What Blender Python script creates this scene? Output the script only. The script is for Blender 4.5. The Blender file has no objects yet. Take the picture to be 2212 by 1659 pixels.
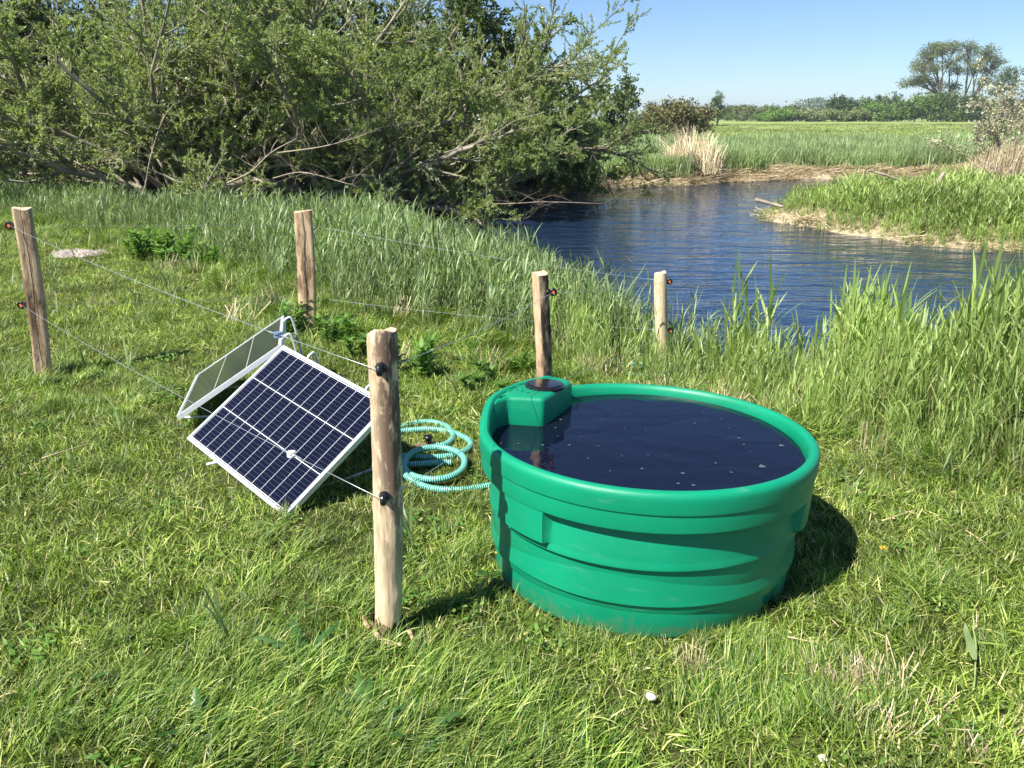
import bpy, bmesh, math, random
import numpy as np
from mathutils import Vector, Matrix
R = math.radians
random.seed(7)
rng = np.random.default_rng(7)
S = bpy.context.scene
C = S.collection

# ------------------------------------------------------------------ camera, sky, sun, exposure
CAMH, FPX, HOR = 1.7, 828.0, 116.0
PITCH = math.atan((384 - HOR) / FPX)
cd = bpy.data.cameras.new('camera'); cam = bpy.data.objects.new('camera', cd); C.objects.link(cam)
cam.location = (0, 0, CAMH); cam.rotation_euler = (math.pi / 2 - PITCH, 0, 0)
cd.sensor_width = 36; cd.lens = FPX / 1024 * 36; cd.clip_start = .05; cd.clip_end = 6000
S.camera = cam
SUN_EL, SUN_AZ = R(51), R(41)           # shadows run towards azimuth 41 deg from +X
w = bpy.data.worlds.new('World'); S.world = w; w.use_nodes = True
nt = w.node_tree; nt.nodes.clear()
wo = nt.nodes.new('ShaderNodeOutputWorld'); bg = nt.nodes.new('ShaderNodeBackground'); sk = nt.nodes.new('ShaderNodeTexSky')
sk.sky_type = 'NISHITA'; sk.sun_disc = False; sk.sun_elevation = SUN_EL
sk.sun_rotation = math.atan2(-math.cos(SUN_AZ), -math.sin(SUN_AZ)) % (2 * math.pi)
sk.air_density = .9; sk.dust_density = .0; sk.ozone_density = 2.6; sk.altitude = 0
bg.inputs['Strength'].default_value = .064
tn = nt.nodes.new('ShaderNodeVectorMath'); tn.operation = 'MULTIPLY'; tn.inputs[1].default_value = (.76, .90, 1.10); nt.links.new(sk.outputs[0], tn.inputs[0]); nt.links.new(tn.outputs[0], bg.inputs[0]); nt.links.new(bg.outputs[0], wo.inputs[0])
sl = bpy.data.lights.new('sun', 'SUN'); sl.energy = 5.0; sl.angle = R(.5); sl.color = (1, .955, .88)
so = bpy.data.objects.new('sun', sl); C.objects.link(so)
sv = Vector((math.cos(SUN_AZ) * math.cos(SUN_EL), math.sin(SUN_AZ) * math.cos(SUN_EL), -math.sin(SUN_EL)))
so.rotation_euler = sv.to_track_quat('-Z', 'Y').to_euler(); so.location = (-6, -5, 9)
S.view_settings.view_transform = 'Standard'; S.view_settings.look = 'None'
S.view_settings.exposure = 1.0; S.view_settings.gamma = 1
S.render.engine = 'CYCLES'
S.cycles.max_bounces = 8; S.cycles.transparent_max_bounces = 8

# ------------------------------------------------------------------ helpers: photo bearings to places
def ray(x, y):
    u = x * 1024 / 2212 - 512; v = y * 1024 / 2212 - 384
    return np.array([u, math.cos(PITCH) * FPX - math.sin(PITCH) * v, -math.sin(PITCH) * FPX - math.cos(PITCH) * v])
def at(x, y, z=0.):
    d = ray(x, y); return np.array([0, 0, CAMH]) + d * ((z - CAMH) / d[2])
def aty(x, y, Y):
    d = ray(x, y); return np.array([0, 0, CAMH]) + d * (Y / d[1])

def tag(o, label=None, cat=None, group=None, kind=None):
    if label: o['label'] = label
    if cat: o['category'] = cat
    if group: o['group'] = group
    if kind: o['kind'] = kind
    return o
def empty(name, loc, label, cat, group=None, rz=0):
    o = bpy.data.objects.new(name, None); C.objects.link(o); o.empty_display_size = .1
    o.location = loc; o.rotation_euler = (0, 0, rz)
    return tag(o, label, cat, group)
def mkmesh(name, V, F, attrs=None, smooth=False):
    """V (n,3), F (m,k) all faces with k corners, or list of such arrays"""
    me = bpy.data.meshes.new(name)
    V = np.asarray(V, np.float32)
    Fs = F if isinstance(F, list) else [F]
    Fs = [np.asarray(f, np.int32) for f in Fs if len(f)]
    loops = np.concatenate([f.ravel() for f in Fs]); tot = np.concatenate([np.full(len(f), f.shape[1], np.int32) for f in Fs])
    st = np.concatenate([[0], np.cumsum(tot)[:-1]]).astype(np.int32)
    me.vertices.add(len(V)); me.vertices.foreach_set('co', V.ravel())
    me.loops.add(len(loops)); me.loops.foreach_set('vertex_index', loops)
    me.polygons.add(len(tot)); me.polygons.foreach_set('loop_start', st); me.polygons.foreach_set('loop_total', tot)
    me.update(calc_edges=True)
    if smooth: me.polygons.foreach_set('use_smooth', np.ones(len(tot), bool))
    for k, a in (attrs or {}).items():
        a = np.asarray(a, np.float32)
        if a.ndim == 1:
            at_ = me.attributes.new(k, 'FLOAT', 'POINT'); at_.data.foreach_set('value', a)
        else:
            at_ = me.attributes.new(k, 'FLOAT_COLOR', 'POINT'); at_.data.foreach_set('color', np.c_[a, np.ones(len(a))].astype(np.float32).ravel())
    return me
def link(name, me, mats, parent=None, loc=None, rot=None):
    o = bpy.data.objects.new(name, me)
    for m in (mats if isinstance(mats, (list, tuple)) else [mats]): me.materials.append(m)
    C.objects.link(o)
    if parent: o.parent = parent
    if loc is not None: o.location = loc
    if rot is not None: o.rotation_euler = rot
    return o
def bmlink(name, bm, mats, parent=None, smooth=False, **k):
    me = bpy.data.meshes.new(name); bmesh.ops.recalc_face_normals(bm, faces=bm.faces)
    bm.to_mesh(me); bm.free()
    if smooth:
        for p in me.polygons: p.use_smooth = True
    return link(name, me, mats, parent, **k)
def add_box(bm, c, s, M=None, bev=0):
    r = bmesh.ops.create_cube(bm, size=1); vs = r['verts']
    for v in vs: v.co = Vector((v.co.x * s[0] + c[0], v.co.y * s[1] + c[1], v.co.z * s[2] + c[2]))
    if bev:
        es = list({e for v in vs for e in v.link_edges}); rr = bmesh.ops.bevel(bm, geom=es, offset=bev, segments=2, affect='EDGES')
        vs = list({v for f in rr['faces'] for v in f.verts} | {v for v in vs if v.is_valid})
    if M is not None:
        for v in vs: v.co = M @ v.co
    return vs
def smoothpath(P, n):
    P = np.asarray(P, float); P = np.vstack([2 * P[0] - P[1], P, 2 * P[-1] - P[-2]]); out = []
    for i in range(1, len(P) - 2):
        p0, p1, p2, p3 = P[i - 1:i + 3]
        for t in np.linspace(0, 1, n, endpoint=False):
            out.append(.5 * ((2 * p1) + (-p0 + p2) * t + (2 * p0 - 5 * p1 + 4 * p2 - p3) * t * t + (-p0 + 3 * p1 - 3 * p2 + p3) * t ** 3))
    out.append(P[-2]); return np.array(out)
def tubes(P, rad, sides=5):
    """P (B,K,3), rad (B,K) -> verts, quads"""
    P = np.asarray(P, float); B, K, _ = P.shape
    T = np.gradient(P, axis=1); T /= np.linalg.norm(T, axis=2, keepdims=True) + 1e-9
    ref = np.where(np.abs(T[:, :1, 2:3]) > .8, np.array([1., 0, 0]), np.array([0, 0, 1.]))
    ref = np.broadcast_to(ref, T.shape)
    N = np.cross(T, ref); N /= np.linalg.norm(N, axis=2, keepdims=True) + 1e-9; Bn = np.cross(T, N)
    a = np.arange(sides) * 2 * math.pi / sides
    V = P[:, :, None] + rad[:, :, None, None] * (N[:, :, None] * np.cos(a)[:, None] + Bn[:, :, None] * np.sin(a)[:, None])
    V = V.reshape(-1, 3)
    b, k, s = np.meshgrid(np.arange(B), np.arange(K - 1), np.arange(sides), indexing='ij')
    i0 = (b * K + k) * sides; s2 = (s + 1) % sides
    F = np.stack([i0 + s, i0 + s2, i0 + sides + s2, i0 + sides + s], -1).reshape(-1, 4)
    return V, F
def tube_frames(P):
    """parallel transport for one long path"""
    P = np.asarray(P, float); T = np.gradient(P, axis=0); T /= np.linalg.norm(T, axis=1, keepdims=True)
    n = np.cross(T[0], [0, 0, 1.]); n = n if np.linalg.norm(n) > .1 else np.cross(T[0], [1., 0, 0]); n /= np.linalg.norm(n); N = [n]
    for i in range(1, len(P)):
        n = N[-1] - T[i] * (N[-1] @ T[i]); N.append(n / np.linalg.norm(n))
    N = np.array(N); return T, N, np.cross(T, N)
def tube_path(P, rad, sides=12, cap=True):
    T, N, Bn = tube_frames(P); rad = np.broadcast_to(rad, (len(P),)); a = np.arange(sides) * 2 * math.pi / sides
    V = (P[:, None] + rad[:, None, None] * (N[:, None] * np.cos(a)[:, None] + Bn[:, None] * np.sin(a)[:, None])).reshape(-1, 3)
    k, s = np.meshgrid(np.arange(len(P) - 1), np.arange(sides), indexing='ij'); s2 = (s + 1) % sides
    F = [np.stack([k * sides + s, k * sides + s2, (k + 1) * sides + s2, (k + 1) * sides + s], -1).reshape(-1, 4)]
    if cap: F.append(np.array([np.arange(sides)[::-1], (len(P) - 1) * sides + np.arange(sides)]))
    return V, F
def merge(parts):
    V, F3, n = [], {}, 0
    for v, f in parts:
        for a in (f if isinstance(f, list) else [f]):
            a = np.asarray(a)
            if len(a): F3.setdefault(a.shape[1], []).append(a + n)
        V.append(v); n += len(v)
    return np.concatenate(V), [np.concatenate(x) for x in F3.values()]
def ribbons(P, az, tilt, bend, L, W, K=4, twist=None, shape='blade', side_curve=0):
    """grass-like blades. P (N,3) base; az heading; tilt from vertical; bend added along length; returns V,F,tint-index,t"""
    N = len(P); t = np.linspace(0, 1, K); th = tilt[:, None] + bend[:, None] * t[None]
    dl = L[:, None] / (K - 1)
    azz = az[:, None] + side_curve * t[None]
    dx = np.sin(th) * np.cos(azz); dy = np.sin(th) * np.sin(azz); dz = np.cos(th)
    D = np.stack([dx, dy, dz], -1) * dl[..., None]
    X = np.zeros((N, K, 3)); X[:, 1:] = np.cumsum((D[:, 1:] + D[:, :-1]) / 2, axis=1); X += P[:, None]
    if twist is None: twist = rng.uniform(-.9, .9, N)
    sx = -np.sin(az); sy = np.cos(az)
    side = np.stack([sx * np.cos(twist), sy * np.cos(twist), np.sin(twist)], -1)
    if shape == 'blade': prof = np.clip(1.0 - t ** 1.7, .0, 1)
    elif shape == 'leaf': prof = np.clip(np.sin(np.pi * np.clip(t * .82 + .16, 0, 1)) ** .8, .0, 1)
    else: prof = np.ones(K)
    prof = prof * .98 + .02
    wv = side[:, None] * (W[:, None] * prof[None] * .5)[..., None]
    V = np.stack([X - wv, X + wv], 2).reshape(-1, 3)
    n, k = np.meshgrid(np.arange(N), np.arange(K - 1), indexing='ij'); i0 = (n * K + k) * 2
    F = np.stack([i0, i0 + 1, i0 + 3, i0 + 2], -1).reshape(-1, 4)
    tint = np.repeat(rng.random(N), K * 2); tt = np.tile(np.repeat(t, 2), N)
    return V, F, tint, tt

# ------------------------------------------------------------------ materials
MATS = {}
def newmat(name):
    m = bpy.data.materials.new(name); m.use_nodes = True; nt = m.node_tree; nt.nodes.clear()
    o = nt.nodes.new('ShaderNodeOutputMaterial'); return m, nt, o
def nd(nt, t, **k):
    n = nt.nodes.new(t)
    for a, b in k.items():
        if a.startswith('i_'):
            key = a[2:].replace('_', ' ')
            n.inputs[key].default_value = b
        else: setattr(n, a, b)
    return n
def ramp(nt, fac, stops):
    r = nt.nodes.new('ShaderNodeValToRGB'); e = r.color_ramp.elements
    while len(e) < len(stops): e.new(.5)
    for el, (p, c) in zip(e, stops): el.position = p; el.color = (*c, 1)
    nt.links.new(fac, r.inputs[0]); return r.outputs[0]
def plain(name, col, rough=.5, metal=0, noise=0, nscale=20, bump=0, spec=.5, coat=0):
    m, nt, o = newmat(name); p = nd(nt, 'ShaderNodeBsdfPrincipled'); nt.links.new(p.outputs[0], o.inputs[0])
    p.inputs['Base Color'].default_value = (*col, 1); p.inputs['Roughness'].default_value = rough; p.inputs['Metallic'].default_value = metal
    p.inputs['Specular IOR Level'].default_value = spec; p.inputs['Coat Weight'].default_value = coat
    if noise or bump:
        tc = nd(nt, 'ShaderNodeTexCoord'); n = nd(nt, 'ShaderNodeTexNoise'); n.inputs['Scale'].default_value = nscale; n.inputs['Detail'].default_value = 6
        nt.links.new(tc.outputs['Object'], n.inputs['Vector'])
        if noise:
            c = ramp(nt, n.outputs['Fac'], [(.3, [x * (1 - noise) for x in col]), (.7, [min(1, x * (1 + noise)) for x in col])])
            nt.links.new(c, p.inputs['Base Color'])
        if bump:
            b = nd(nt, 'ShaderNodeBump'); b.inputs['Strength'].default_value = bump; b.inputs['Distance'].default_value = .01
            nt.links.new(n.outputs['Fac'], b.inputs['Height']); nt.links.new(b.outputs[0], p.inputs['Normal'])
    return m
def leafmat(name, stops, transl=.35, rough=.45, inst=.25, patch=0, spec=.4, gain=1.):
    """tint attribute -> colour ramp, slight per-instance value change, translucency"""
    m, nt, o = newmat(name); stops = [(p_, [min(.85, x_ * gain) for x_ in c_]) for p_, c_ in stops]
    a = nd(nt, 'ShaderNodeAttribute', attribute_name='tint')
    col = ramp(nt, a.outputs['Fac'], stops)
    oi = nd(nt, 'ShaderNodeObjectInfo')
    mr = nd(nt, 'ShaderNodeMapRange'); mr.inputs['To Min'].default_value = 1 - inst; mr.inputs['To Max'].default_value = 1 + inst
    nt.links.new(oi.outputs['Random'], mr.inputs['Value'])
    val = mr.outputs[0]
    if patch:
        g = nd(nt, 'ShaderNodeNewGeometry'); n = nd(nt, 'ShaderNodeTexNoise'); n.inputs['Scale'].default_value = patch; n.inputs['Detail'].default_value = 3
        nt.links.new(g.outputs['Position'], n.inputs['Vector'])
        m2 = nd(nt, 'ShaderNodeMapRange'); m2.inputs['From Min'].default_value = .3; m2.inputs['From Max'].default_value = .7
        m2.inputs['To Min'].default_value = .68; m2.inputs['To Max'].default_value = 1.25; nt.links.new(n.outputs['Fac'], m2.inputs['Value'])
        mm = nd(nt, 'ShaderNodeMath', operation='MULTIPLY'); nt.links.new(val, mm.inputs[0]); nt.links.new(m2.outputs[0], mm.inputs[1]); val = mm.outputs[0]
    vm = nd(nt, 'ShaderNodeVectorMath', operation='SCALE'); nt.links.new(col, vm.inputs[0]); nt.links.new(val, vm.inputs['Scale'])
    p = nd(nt, 'ShaderNodeBsdfPrincipled'); p.inputs['Roughness'].default_value = rough; p.inputs['Specular IOR Level'].default_value = spec
    tr = nd(nt, 'ShaderNodeBsdfTranslucent'); mx = nd(nt, 'ShaderNodeMixShader'); mx.inputs[0].default_value = transl
    br = nd(nt, 'ShaderNodeVectorMath', operation='MULTIPLY'); br.inputs[1].default_value = (1.25, 1.35, .6)
    nt.links.new(vm.outputs[0], p.inputs['Base Color']); nt.links.new(vm.outputs[0], br.inputs[0]); nt.links.new(br.outputs[0], tr.inputs[0])
    nt.links.new(p.outputs[0], mx.inputs[1]); nt.links.new(tr.outputs[0], mx.inputs[2]); nt.links.new(mx.outputs[0], o.inputs[0])
    return m
def woodmat(name, c0, c1, dark, bark=0., bark_scale=9, rings=1.0, seed=0, side=None):
    m, nt, o = newmat(name); p = nd(nt, 'ShaderNodeBsdfPrincipled'); p.inputs['Roughness'].default_value = .75; p.inputs['Specular IOR Level'].default_value = .25
    nt.links.new(p.outputs[0], o.inputs[0])
    tc = nd(nt, 'ShaderNodeTexCoord'); mp = nd(nt, 'ShaderNodeMapping'); mp.inputs['Scale'].default_value = (1, 1, .09); mp.inputs['Location'].default_value = (seed, seed * .7, 0)
    nt.links.new(tc.outputs['Object'], mp.inputs['Vector'])
    n1 = nd(nt, 'ShaderNodeTexNoise'); n1.inputs['Scale'].default_value = 90; n1.inputs['Detail'].default_value = 8; n1.inputs['Roughness'].default_value = .65
    nt.links.new(mp.outputs[0], n1.inputs['Vector'])
    col = ramp(nt, n1.outputs['Fac'], [(.3, c0), (.62, c1)])
    mp2 = nd(nt, 'ShaderNodeMapping'); mp2.inputs['Scale'].default_value = (1, 1, .3); mp2.inputs['Location'].default_value = (seed * 3.1, 2, seed)
    nt.links.new(tc.outputs['Object'], mp2.inputs['Vector'])
    n2 = nd(nt, 'ShaderNodeTexNoise'); n2.inputs['Scale'].default_value = bark_scale; n2.inputs['Detail'].default_value = 9; n2.inputs['Roughness'].default_value = .72
    nt.links.new(mp2.outputs[0], n2.inputs['Vector'])
    f = ramp(nt, n2.outputs['Fac'], [(.50 - bark * .25, (0, 0, 0)), (.60 - bark * .25, (1, 1, 1))])
    if side:      # bark left on only part of the pole
        sp = nd(nt, 'ShaderNodeSeparateXYZ'); nt.links.new(tc.outputs['Object'], sp.inputs[0])
        for out, (lo_, hi_) in zip((sp.outputs[0], sp.outputs[2]), side):
            r_ = nd(nt, 'ShaderNodeMapRange'); r_.interpolation_type = 'SMOOTHSTEP'; nt.links.new(out, r_.inputs['Value']); r_.inputs['From Min'].default_value = lo_; r_.inputs['From Max'].default_value = hi_
            r_.inputs['To Min'].default_value = .0
            m_ = nd(nt, 'ShaderNodeMath', operation='MULTIPLY'); nt.links.new(f, m_.inputs[0]); nt.links.new(r_.outputs[0], m_.inputs[1]); f = m_.outputs[0]
    mx = nd(nt, 'ShaderNodeMix', data_type='RGBA'); nt.links.new(f, mx.inputs[0]); nt.links.new(col, mx.inputs[6]); mx.inputs[7].default_value = (*dark, 1)
    if bark < 0: mx.inputs[0].default_value = 0; nt.links.remove(mx.inputs[0].links[0])
    nt.links.new(mx.outputs[2], p.inputs['Base Color'])
    b = nd(nt, 'ShaderNodeBump'); b.inputs['Strength'].default_value = .5; b.inputs['Distance'].default_value = .004
    ad = nd(nt, 'ShaderNodeMath', operation='ADD'); nt.links.new(n1.outputs['Fac'], ad.inputs[0]); nt.links.new(n2.outputs['Fac'], ad.inputs[1])
    nt.links.new(ad.outputs[0], b.inputs['Height']); nt.links.new(b.outputs[0], p.inputs['Normal'])
    return m

M_lawn = leafmat('lawn_blades', [(0, (.036, .074, .008)), (.35, (.098, .158, .018)), (.68, (.20, .268, .042)), (.91, (.34, .385, .10)), (.97, (.50, .44, .23))], inst=.32, patch=2.2, transl=.32, gain=1.36)
M_long = leafmat('long_blades', [(0, (.028, .075, .008)), (.4, (.085, .165, .018)), (.8, (.20, .285, .045)), (.95, (.42, .43, .14))], inst=.34, patch=3.0, transl=.32, gain=1.2)
M_reed = leafmat('reed_leaf', [(0, (.115, .185, .065)), (.5, (.215, .30, .12)), (.85, (.345, .43, .19)), (1, (.50, .46, .27))], inst=.2, patch=.7, transl=.35)
M_reedy = leafmat('reed_leaf_fresh', [(0, (.19, .29, .07)), (.5, (.33, .43, .12)), (.85, (.47, .56, .20)), (1, (.56, .52, .30))], inst=.2, patch=.9, transl=.4)
M_pen = leafmat('tongue_grass', [(0, (.17, .26, .065)), (.5, (.31, .41, .12)), (.85, (.44, .52, .19)), (1, (.58, .52, .32))], inst=.2, patch=.6, transl=.4)
M_reedf = leafmat('reed_leaf_pale', [(0, (.21, .30, .12)), (.5, (.31, .41, .175)), (.85, (.40, .48, .23)), (1, (.50, .45, .28))], inst=.18, patch=.25, transl=.35)
M_straw = leafmat('dead_straw', [(0, (.30, .23, .13)), (.5, (.52, .42, .26)), (1, (.70, .59, .40))], inst=.2, transl=.15)
M_willow = leafmat('willow_leaf', [(0, (.13, .175, .06)), (.5, (.27, .31, .14)), (.85, (.41, .45, .25)), (1, (.52, .55, .36))], inst=0, transl=.5, spec=.5, rough=.38, gain=1.35)
M_herb = leafmat('herb_leaf', [(0, (.05, .12, .018)), (.6, (.11, .215, .035)), (1, (.2, .31, .08))], inst=.1, transl=.35, gain=1.25)
M_dead = plain('bare_branch', (.33, .27, .20), .8, noise=.35, nscale=6)
M_branch = plain('willow_bark', (.25, .22, .165), .85, noise=.5, nscale=4, bump=.4)
def treemat(name, c):
    c = [x * 1.2 for x in c]
    return leafmat(name, [(0, [x * .55 for x in c]), (.5, c), (1, [min(1, x * 1.55) for x in c])], inst=0, transl=.2, rough=.6, spec=.2)
M_t = {k: treemat('tree_' + k, c) for k, c in dict(dark=(.055, .085, .024), mid=(.085, .13, .032), pale=(.15, .185, .07), olive=(.12, .14, .05), bluish=(.09, .12, .065), brown=(.13, .125, .055), bud=(.34, .33, .22), fresh=(.115, .19, .035)).items()}
M_trunk = plain('tree_trunk', (.12, .10, .075), .9, noise=.4, nscale=2)

# ------------------------------------------------------------------ terrain
POND = np.array([(-1.3, 21.3), (-1.6, 18.8), (-.9, 15.2), (0, 11.4), (.75, 8.9), (1.25, 7.6), (1.75, 6.5), (2.05, 6.15), (2.5, 6.35), (3.1, 5.75), (3.9, 5.45), (6, 5.2), (9, 5.1), (16, 4.4), (40, 4), (40, 10.5),
                 (14, 12.6), (8.7, 13.9), (7.3, 14.9), (6.5, 16.3), (5.75, 18.0), (5.7, 19.3), (6.6, 20.2), (9, 21.0), (14, 21.4), (40, 21), (40, 32.2), (17.8, 32.3), (11, 31.2), (8.3, 30.3), (5.8, 28.2), (3.6, 27.5), (1.5, 25.5), (-.4, 23.5)])
def sdist(x, y):
    """positive on land, negative in the pond"""
    x = np.asarray(x, float); y = np.asarray(y, float); best = np.full(x.shape, 1e9); ins = np.zeros(x.shape, bool)
    for (ax, ay), (bx, by) in zip(POND, np.roll(POND, -1, axis=0)):
        ex, ey = bx - ax, by - ay; t = np.clip(((x - ax) * ex + (y - ay) * ey) / (ex * ex + ey * ey), 0, 1)
        best = np.minimum(best, np.hypot(x - ax - t * ex, y - ay - t * ey))
        c = (ay > y) != (by > y)
        with np.errstate(divide='ignore', invalid='ignore'):
            ins ^= c & (x < ex * (y - ay) / (ey if ey else 1e-9) + ax)
    wob = .18 * np.sin(x * 2.1 + y * .7) + .12 * np.sin(y * 2.9 - x * 1.3) + .07 * np.sin(6 * x + 5 * y)
    return np.where(ins, -best, best) + wob * np.clip(y / 14, .25, 1) * .8
WZ = -.5
def gz(x, y):
    x = np.asarray(x, float); y = np.asarray(y, float); d = sdist(x, y)
    far = np.clip((y - 12) / 6, 0, 1) * np.clip((x - .5) / 2 + 1, 0, 1)        # peninsula and far bank lie lower
    top = -.16 * far; wid = 1.9 * (1 - far) + .8 * far
    t = np.clip(d / wid, 0, 1); t = t * t * (3 - 2 * t)
    z = np.where(d > 0, WZ - .02 + (top - WZ + .02) * t, WZ - .02 + np.clip(d * .55, -.6, 0))
    z = z + (.018 * np.sin(1.7 * x + .6) * np.sin(1.3 * y + 1) + .010 * np.sin(4.1 * x + 2 * y)) * t
    fade = np.clip((np.hypot(x, y) - 60) / 60, 0, 1)
    return z * (1 - fade) + fade * 0.0
def lines(lo, a, b, hi, step, g=1.16):
    mid = list(np.arange(a, b, step)); s = step; v = b; up = []
    while v < hi: up.append(v); s *= g; v += s
    up.append(hi); s = step; v = a - step; dn = []
    while v > lo: dn.append(v); s *= g; v -= s
    dn.append(lo); return np.array(dn[::-1] + mid + up)
xs = lines(-1800, -13, 24, 1800, .16); ys = lines(-400, 0, 36, 2600, .16)
GX, GY = np.meshgrid(xs, ys, indexing='ij'); GZ = gz(GX, GY)
n0, n1 = GX.shape; ii, jj = np.meshgrid(np.arange(n0 - 1), np.arange(n1 - 1), indexing='ij'); i0 = ii * n1 + jj
F = np.stack([i0, i0 + n1, i0 + n1 + 1, i0 + 1], -1).reshape(-1, 4)
# ground cover colour by place: damp soil in beds, thatch under the lawn, meadow far away
D = sdist(GX, GY)
col = np.zeros(GX.shape + (3,)); col[:] = (.060, .070, .022)
bank = np.clip(1.3 - D / .7, 0, 1)[..., None] * np.clip((GY - 10) / 8, 0, 1)[..., None]
nearbank = np.clip(1 - D / 1.4, 0, 1)[..., None] * (1 - np.clip((GY - 10) / 8, 0, 1)[..., None])
col = col * (1 - nearbank) + nearbank * np.array((.075, .055, .035))
col = col * (1 - bank) + bank * np.array((.48, .38, .25))
mead = np.clip((GY - 45) / 12, 0, 1)[..., None]; col = col * (1 - mead) + mead * np.array((.255, .315, .10))
col = np.where((D < -.1)[..., None], np.array((.03, .028, .016)), col)
me = mkmesh('ground', np.stack([GX, GY, GZ], -1).reshape(-1, 3), F, {'cover': col.reshape(-1, 3)}, smooth=True)
m, nt, o = newmat('ground_cover'); p = nd(nt, 'ShaderNodeBsdfPrincipled'); p.inputs['Roughness'].default_value = .95; p.inputs['Specular IOR Level'].default_value = .1
nt.links.new(p.outputs[0], o.inputs[0]); a = nd(nt, 'ShaderNodeAttribute', attribute_name='cover'); g = nd(nt, 'ShaderNodeNewGeometry')
def noise_of(scale, vec, detail=6, sc=None):
    n = nd(nt, 'ShaderNodeTexNoise'); n.inputs['Scale'].default_value = scale; n.inputs['Detail'].default_value = detail
    if sc:
        mp = nd(nt, 'ShaderNodeMapping'); mp.inputs['Scale'].default_value = sc; nt.links.new(vec, mp.inputs[0]); vec = mp.outputs[0]
    nt.links.new(vec, n.inputs['Vector']); return n.outputs['Fac']
def mr_(v, a0, a1, b0, b1):
    r = nd(nt, 'ShaderNodeMapRange'); nt.links.new(v, r.inputs['Value'])
    for k, x in zip(('From Min', 'From Max', 'To Min', 'To Max'), (a0, a1, b0, b1)): r.inputs[k].default_value = x
    return r.outputs[0]
def mul_(a, b):
    r = nd(nt, 'ShaderNodeMath', operation='MULTIPLY'); nt.links.new(a, r.inputs[0]); nt.links.new(b, r.inputs[1]); return r.outputs[0]
nA = mr_(noise_of(9, g.outputs['Position']), .3, .7, .6, 1.45); nB = mr_(noise_of(.06, g.outputs['Position'], 8, (.25, 1.6, 1)), .35, .65, .7, 1.28)
nC = mr_(noise_of(1.1, g.outputs['Position'], 8), .3, .7, .8, 1.2)
sc = nd(nt, 'ShaderNodeVectorMath', operation='SCALE'); nt.links.new(a.outputs['Color'], sc.inputs[0]); nt.links.new(mul_(mul_(nA, nB), nC), sc.inputs['Scale'])
nt.links.new(sc.outputs[0], p.inputs['Base Color'])
b = nd(nt, 'ShaderNodeBump'); b.inputs['Strength'].default_value = .8; b.inputs['Distance'].default_value = .03; nt.links.new(noise_of(22, g.outputs['Position']), b.inputs['Height']); nt.links.new(b.outputs[0], p.inputs['Normal'])
tag(link('ground', me, m), kind='structure')

# pond water
def watermat(name, col, bumps, rough=.03):
    m, nt, o = newmat(name); p = nd(nt, 'ShaderNodeBsdfPrincipled'); nt.links.new(p.outputs[0], o.inputs[0])
    p.inputs['Base Color'].default_value = (*col, 1); p.inputs['Roughness'].default_value = rough; p.inputs['IOR'].default_value = 1.333
    g = nd(nt, 'ShaderNodeNewGeometry'); last = None
    for scale, sc, dist, stren, det in bumps:
        mp = nd(nt, 'ShaderNodeMapping'); mp.inputs['Scale'].default_value = sc; mp.inputs['Rotation'].default_value = (0, 0, R(12)); nt.links.new(g.outputs['Position'], mp.inputs[0])
        n = nd(nt, 'ShaderNodeTexNoise'); n.inputs['Scale'].default_value = scale; n.inputs['Detail'].default_value = det; n.inputs['Distortion'].default_value = .6
        nt.links.new(mp.outputs[0], n.inputs['Vector'])
        b = nd(nt, 'ShaderNodeBump'); b.inputs['Strength'].default_value = stren; b.inputs['Distance'].default_value = dist; nt.links.new(n.outputs['Fac'], b.inputs['Height'])
        if last: nt.links.new(last.outputs[0], b.inputs['Normal'])
        last = b
    nt.links.new(last.outputs[0], p.inputs['Normal']); return m
M_pond = watermat('pond_water', (.009, .024, .058), [(1.3, (.6, 1.5, 1), .05, 1, 3), (5.5, (.6, 1.3, 1), .013, 1, 3)])
V = np.array([(-8, 3, WZ), (45, 3, WZ), (45, 36, WZ), (-8, 36, WZ)]); me = mkmesh('water', V, np.array([[0, 1, 2, 3]]))
tag(link('water', me, M_pond), kind='structure')

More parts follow.
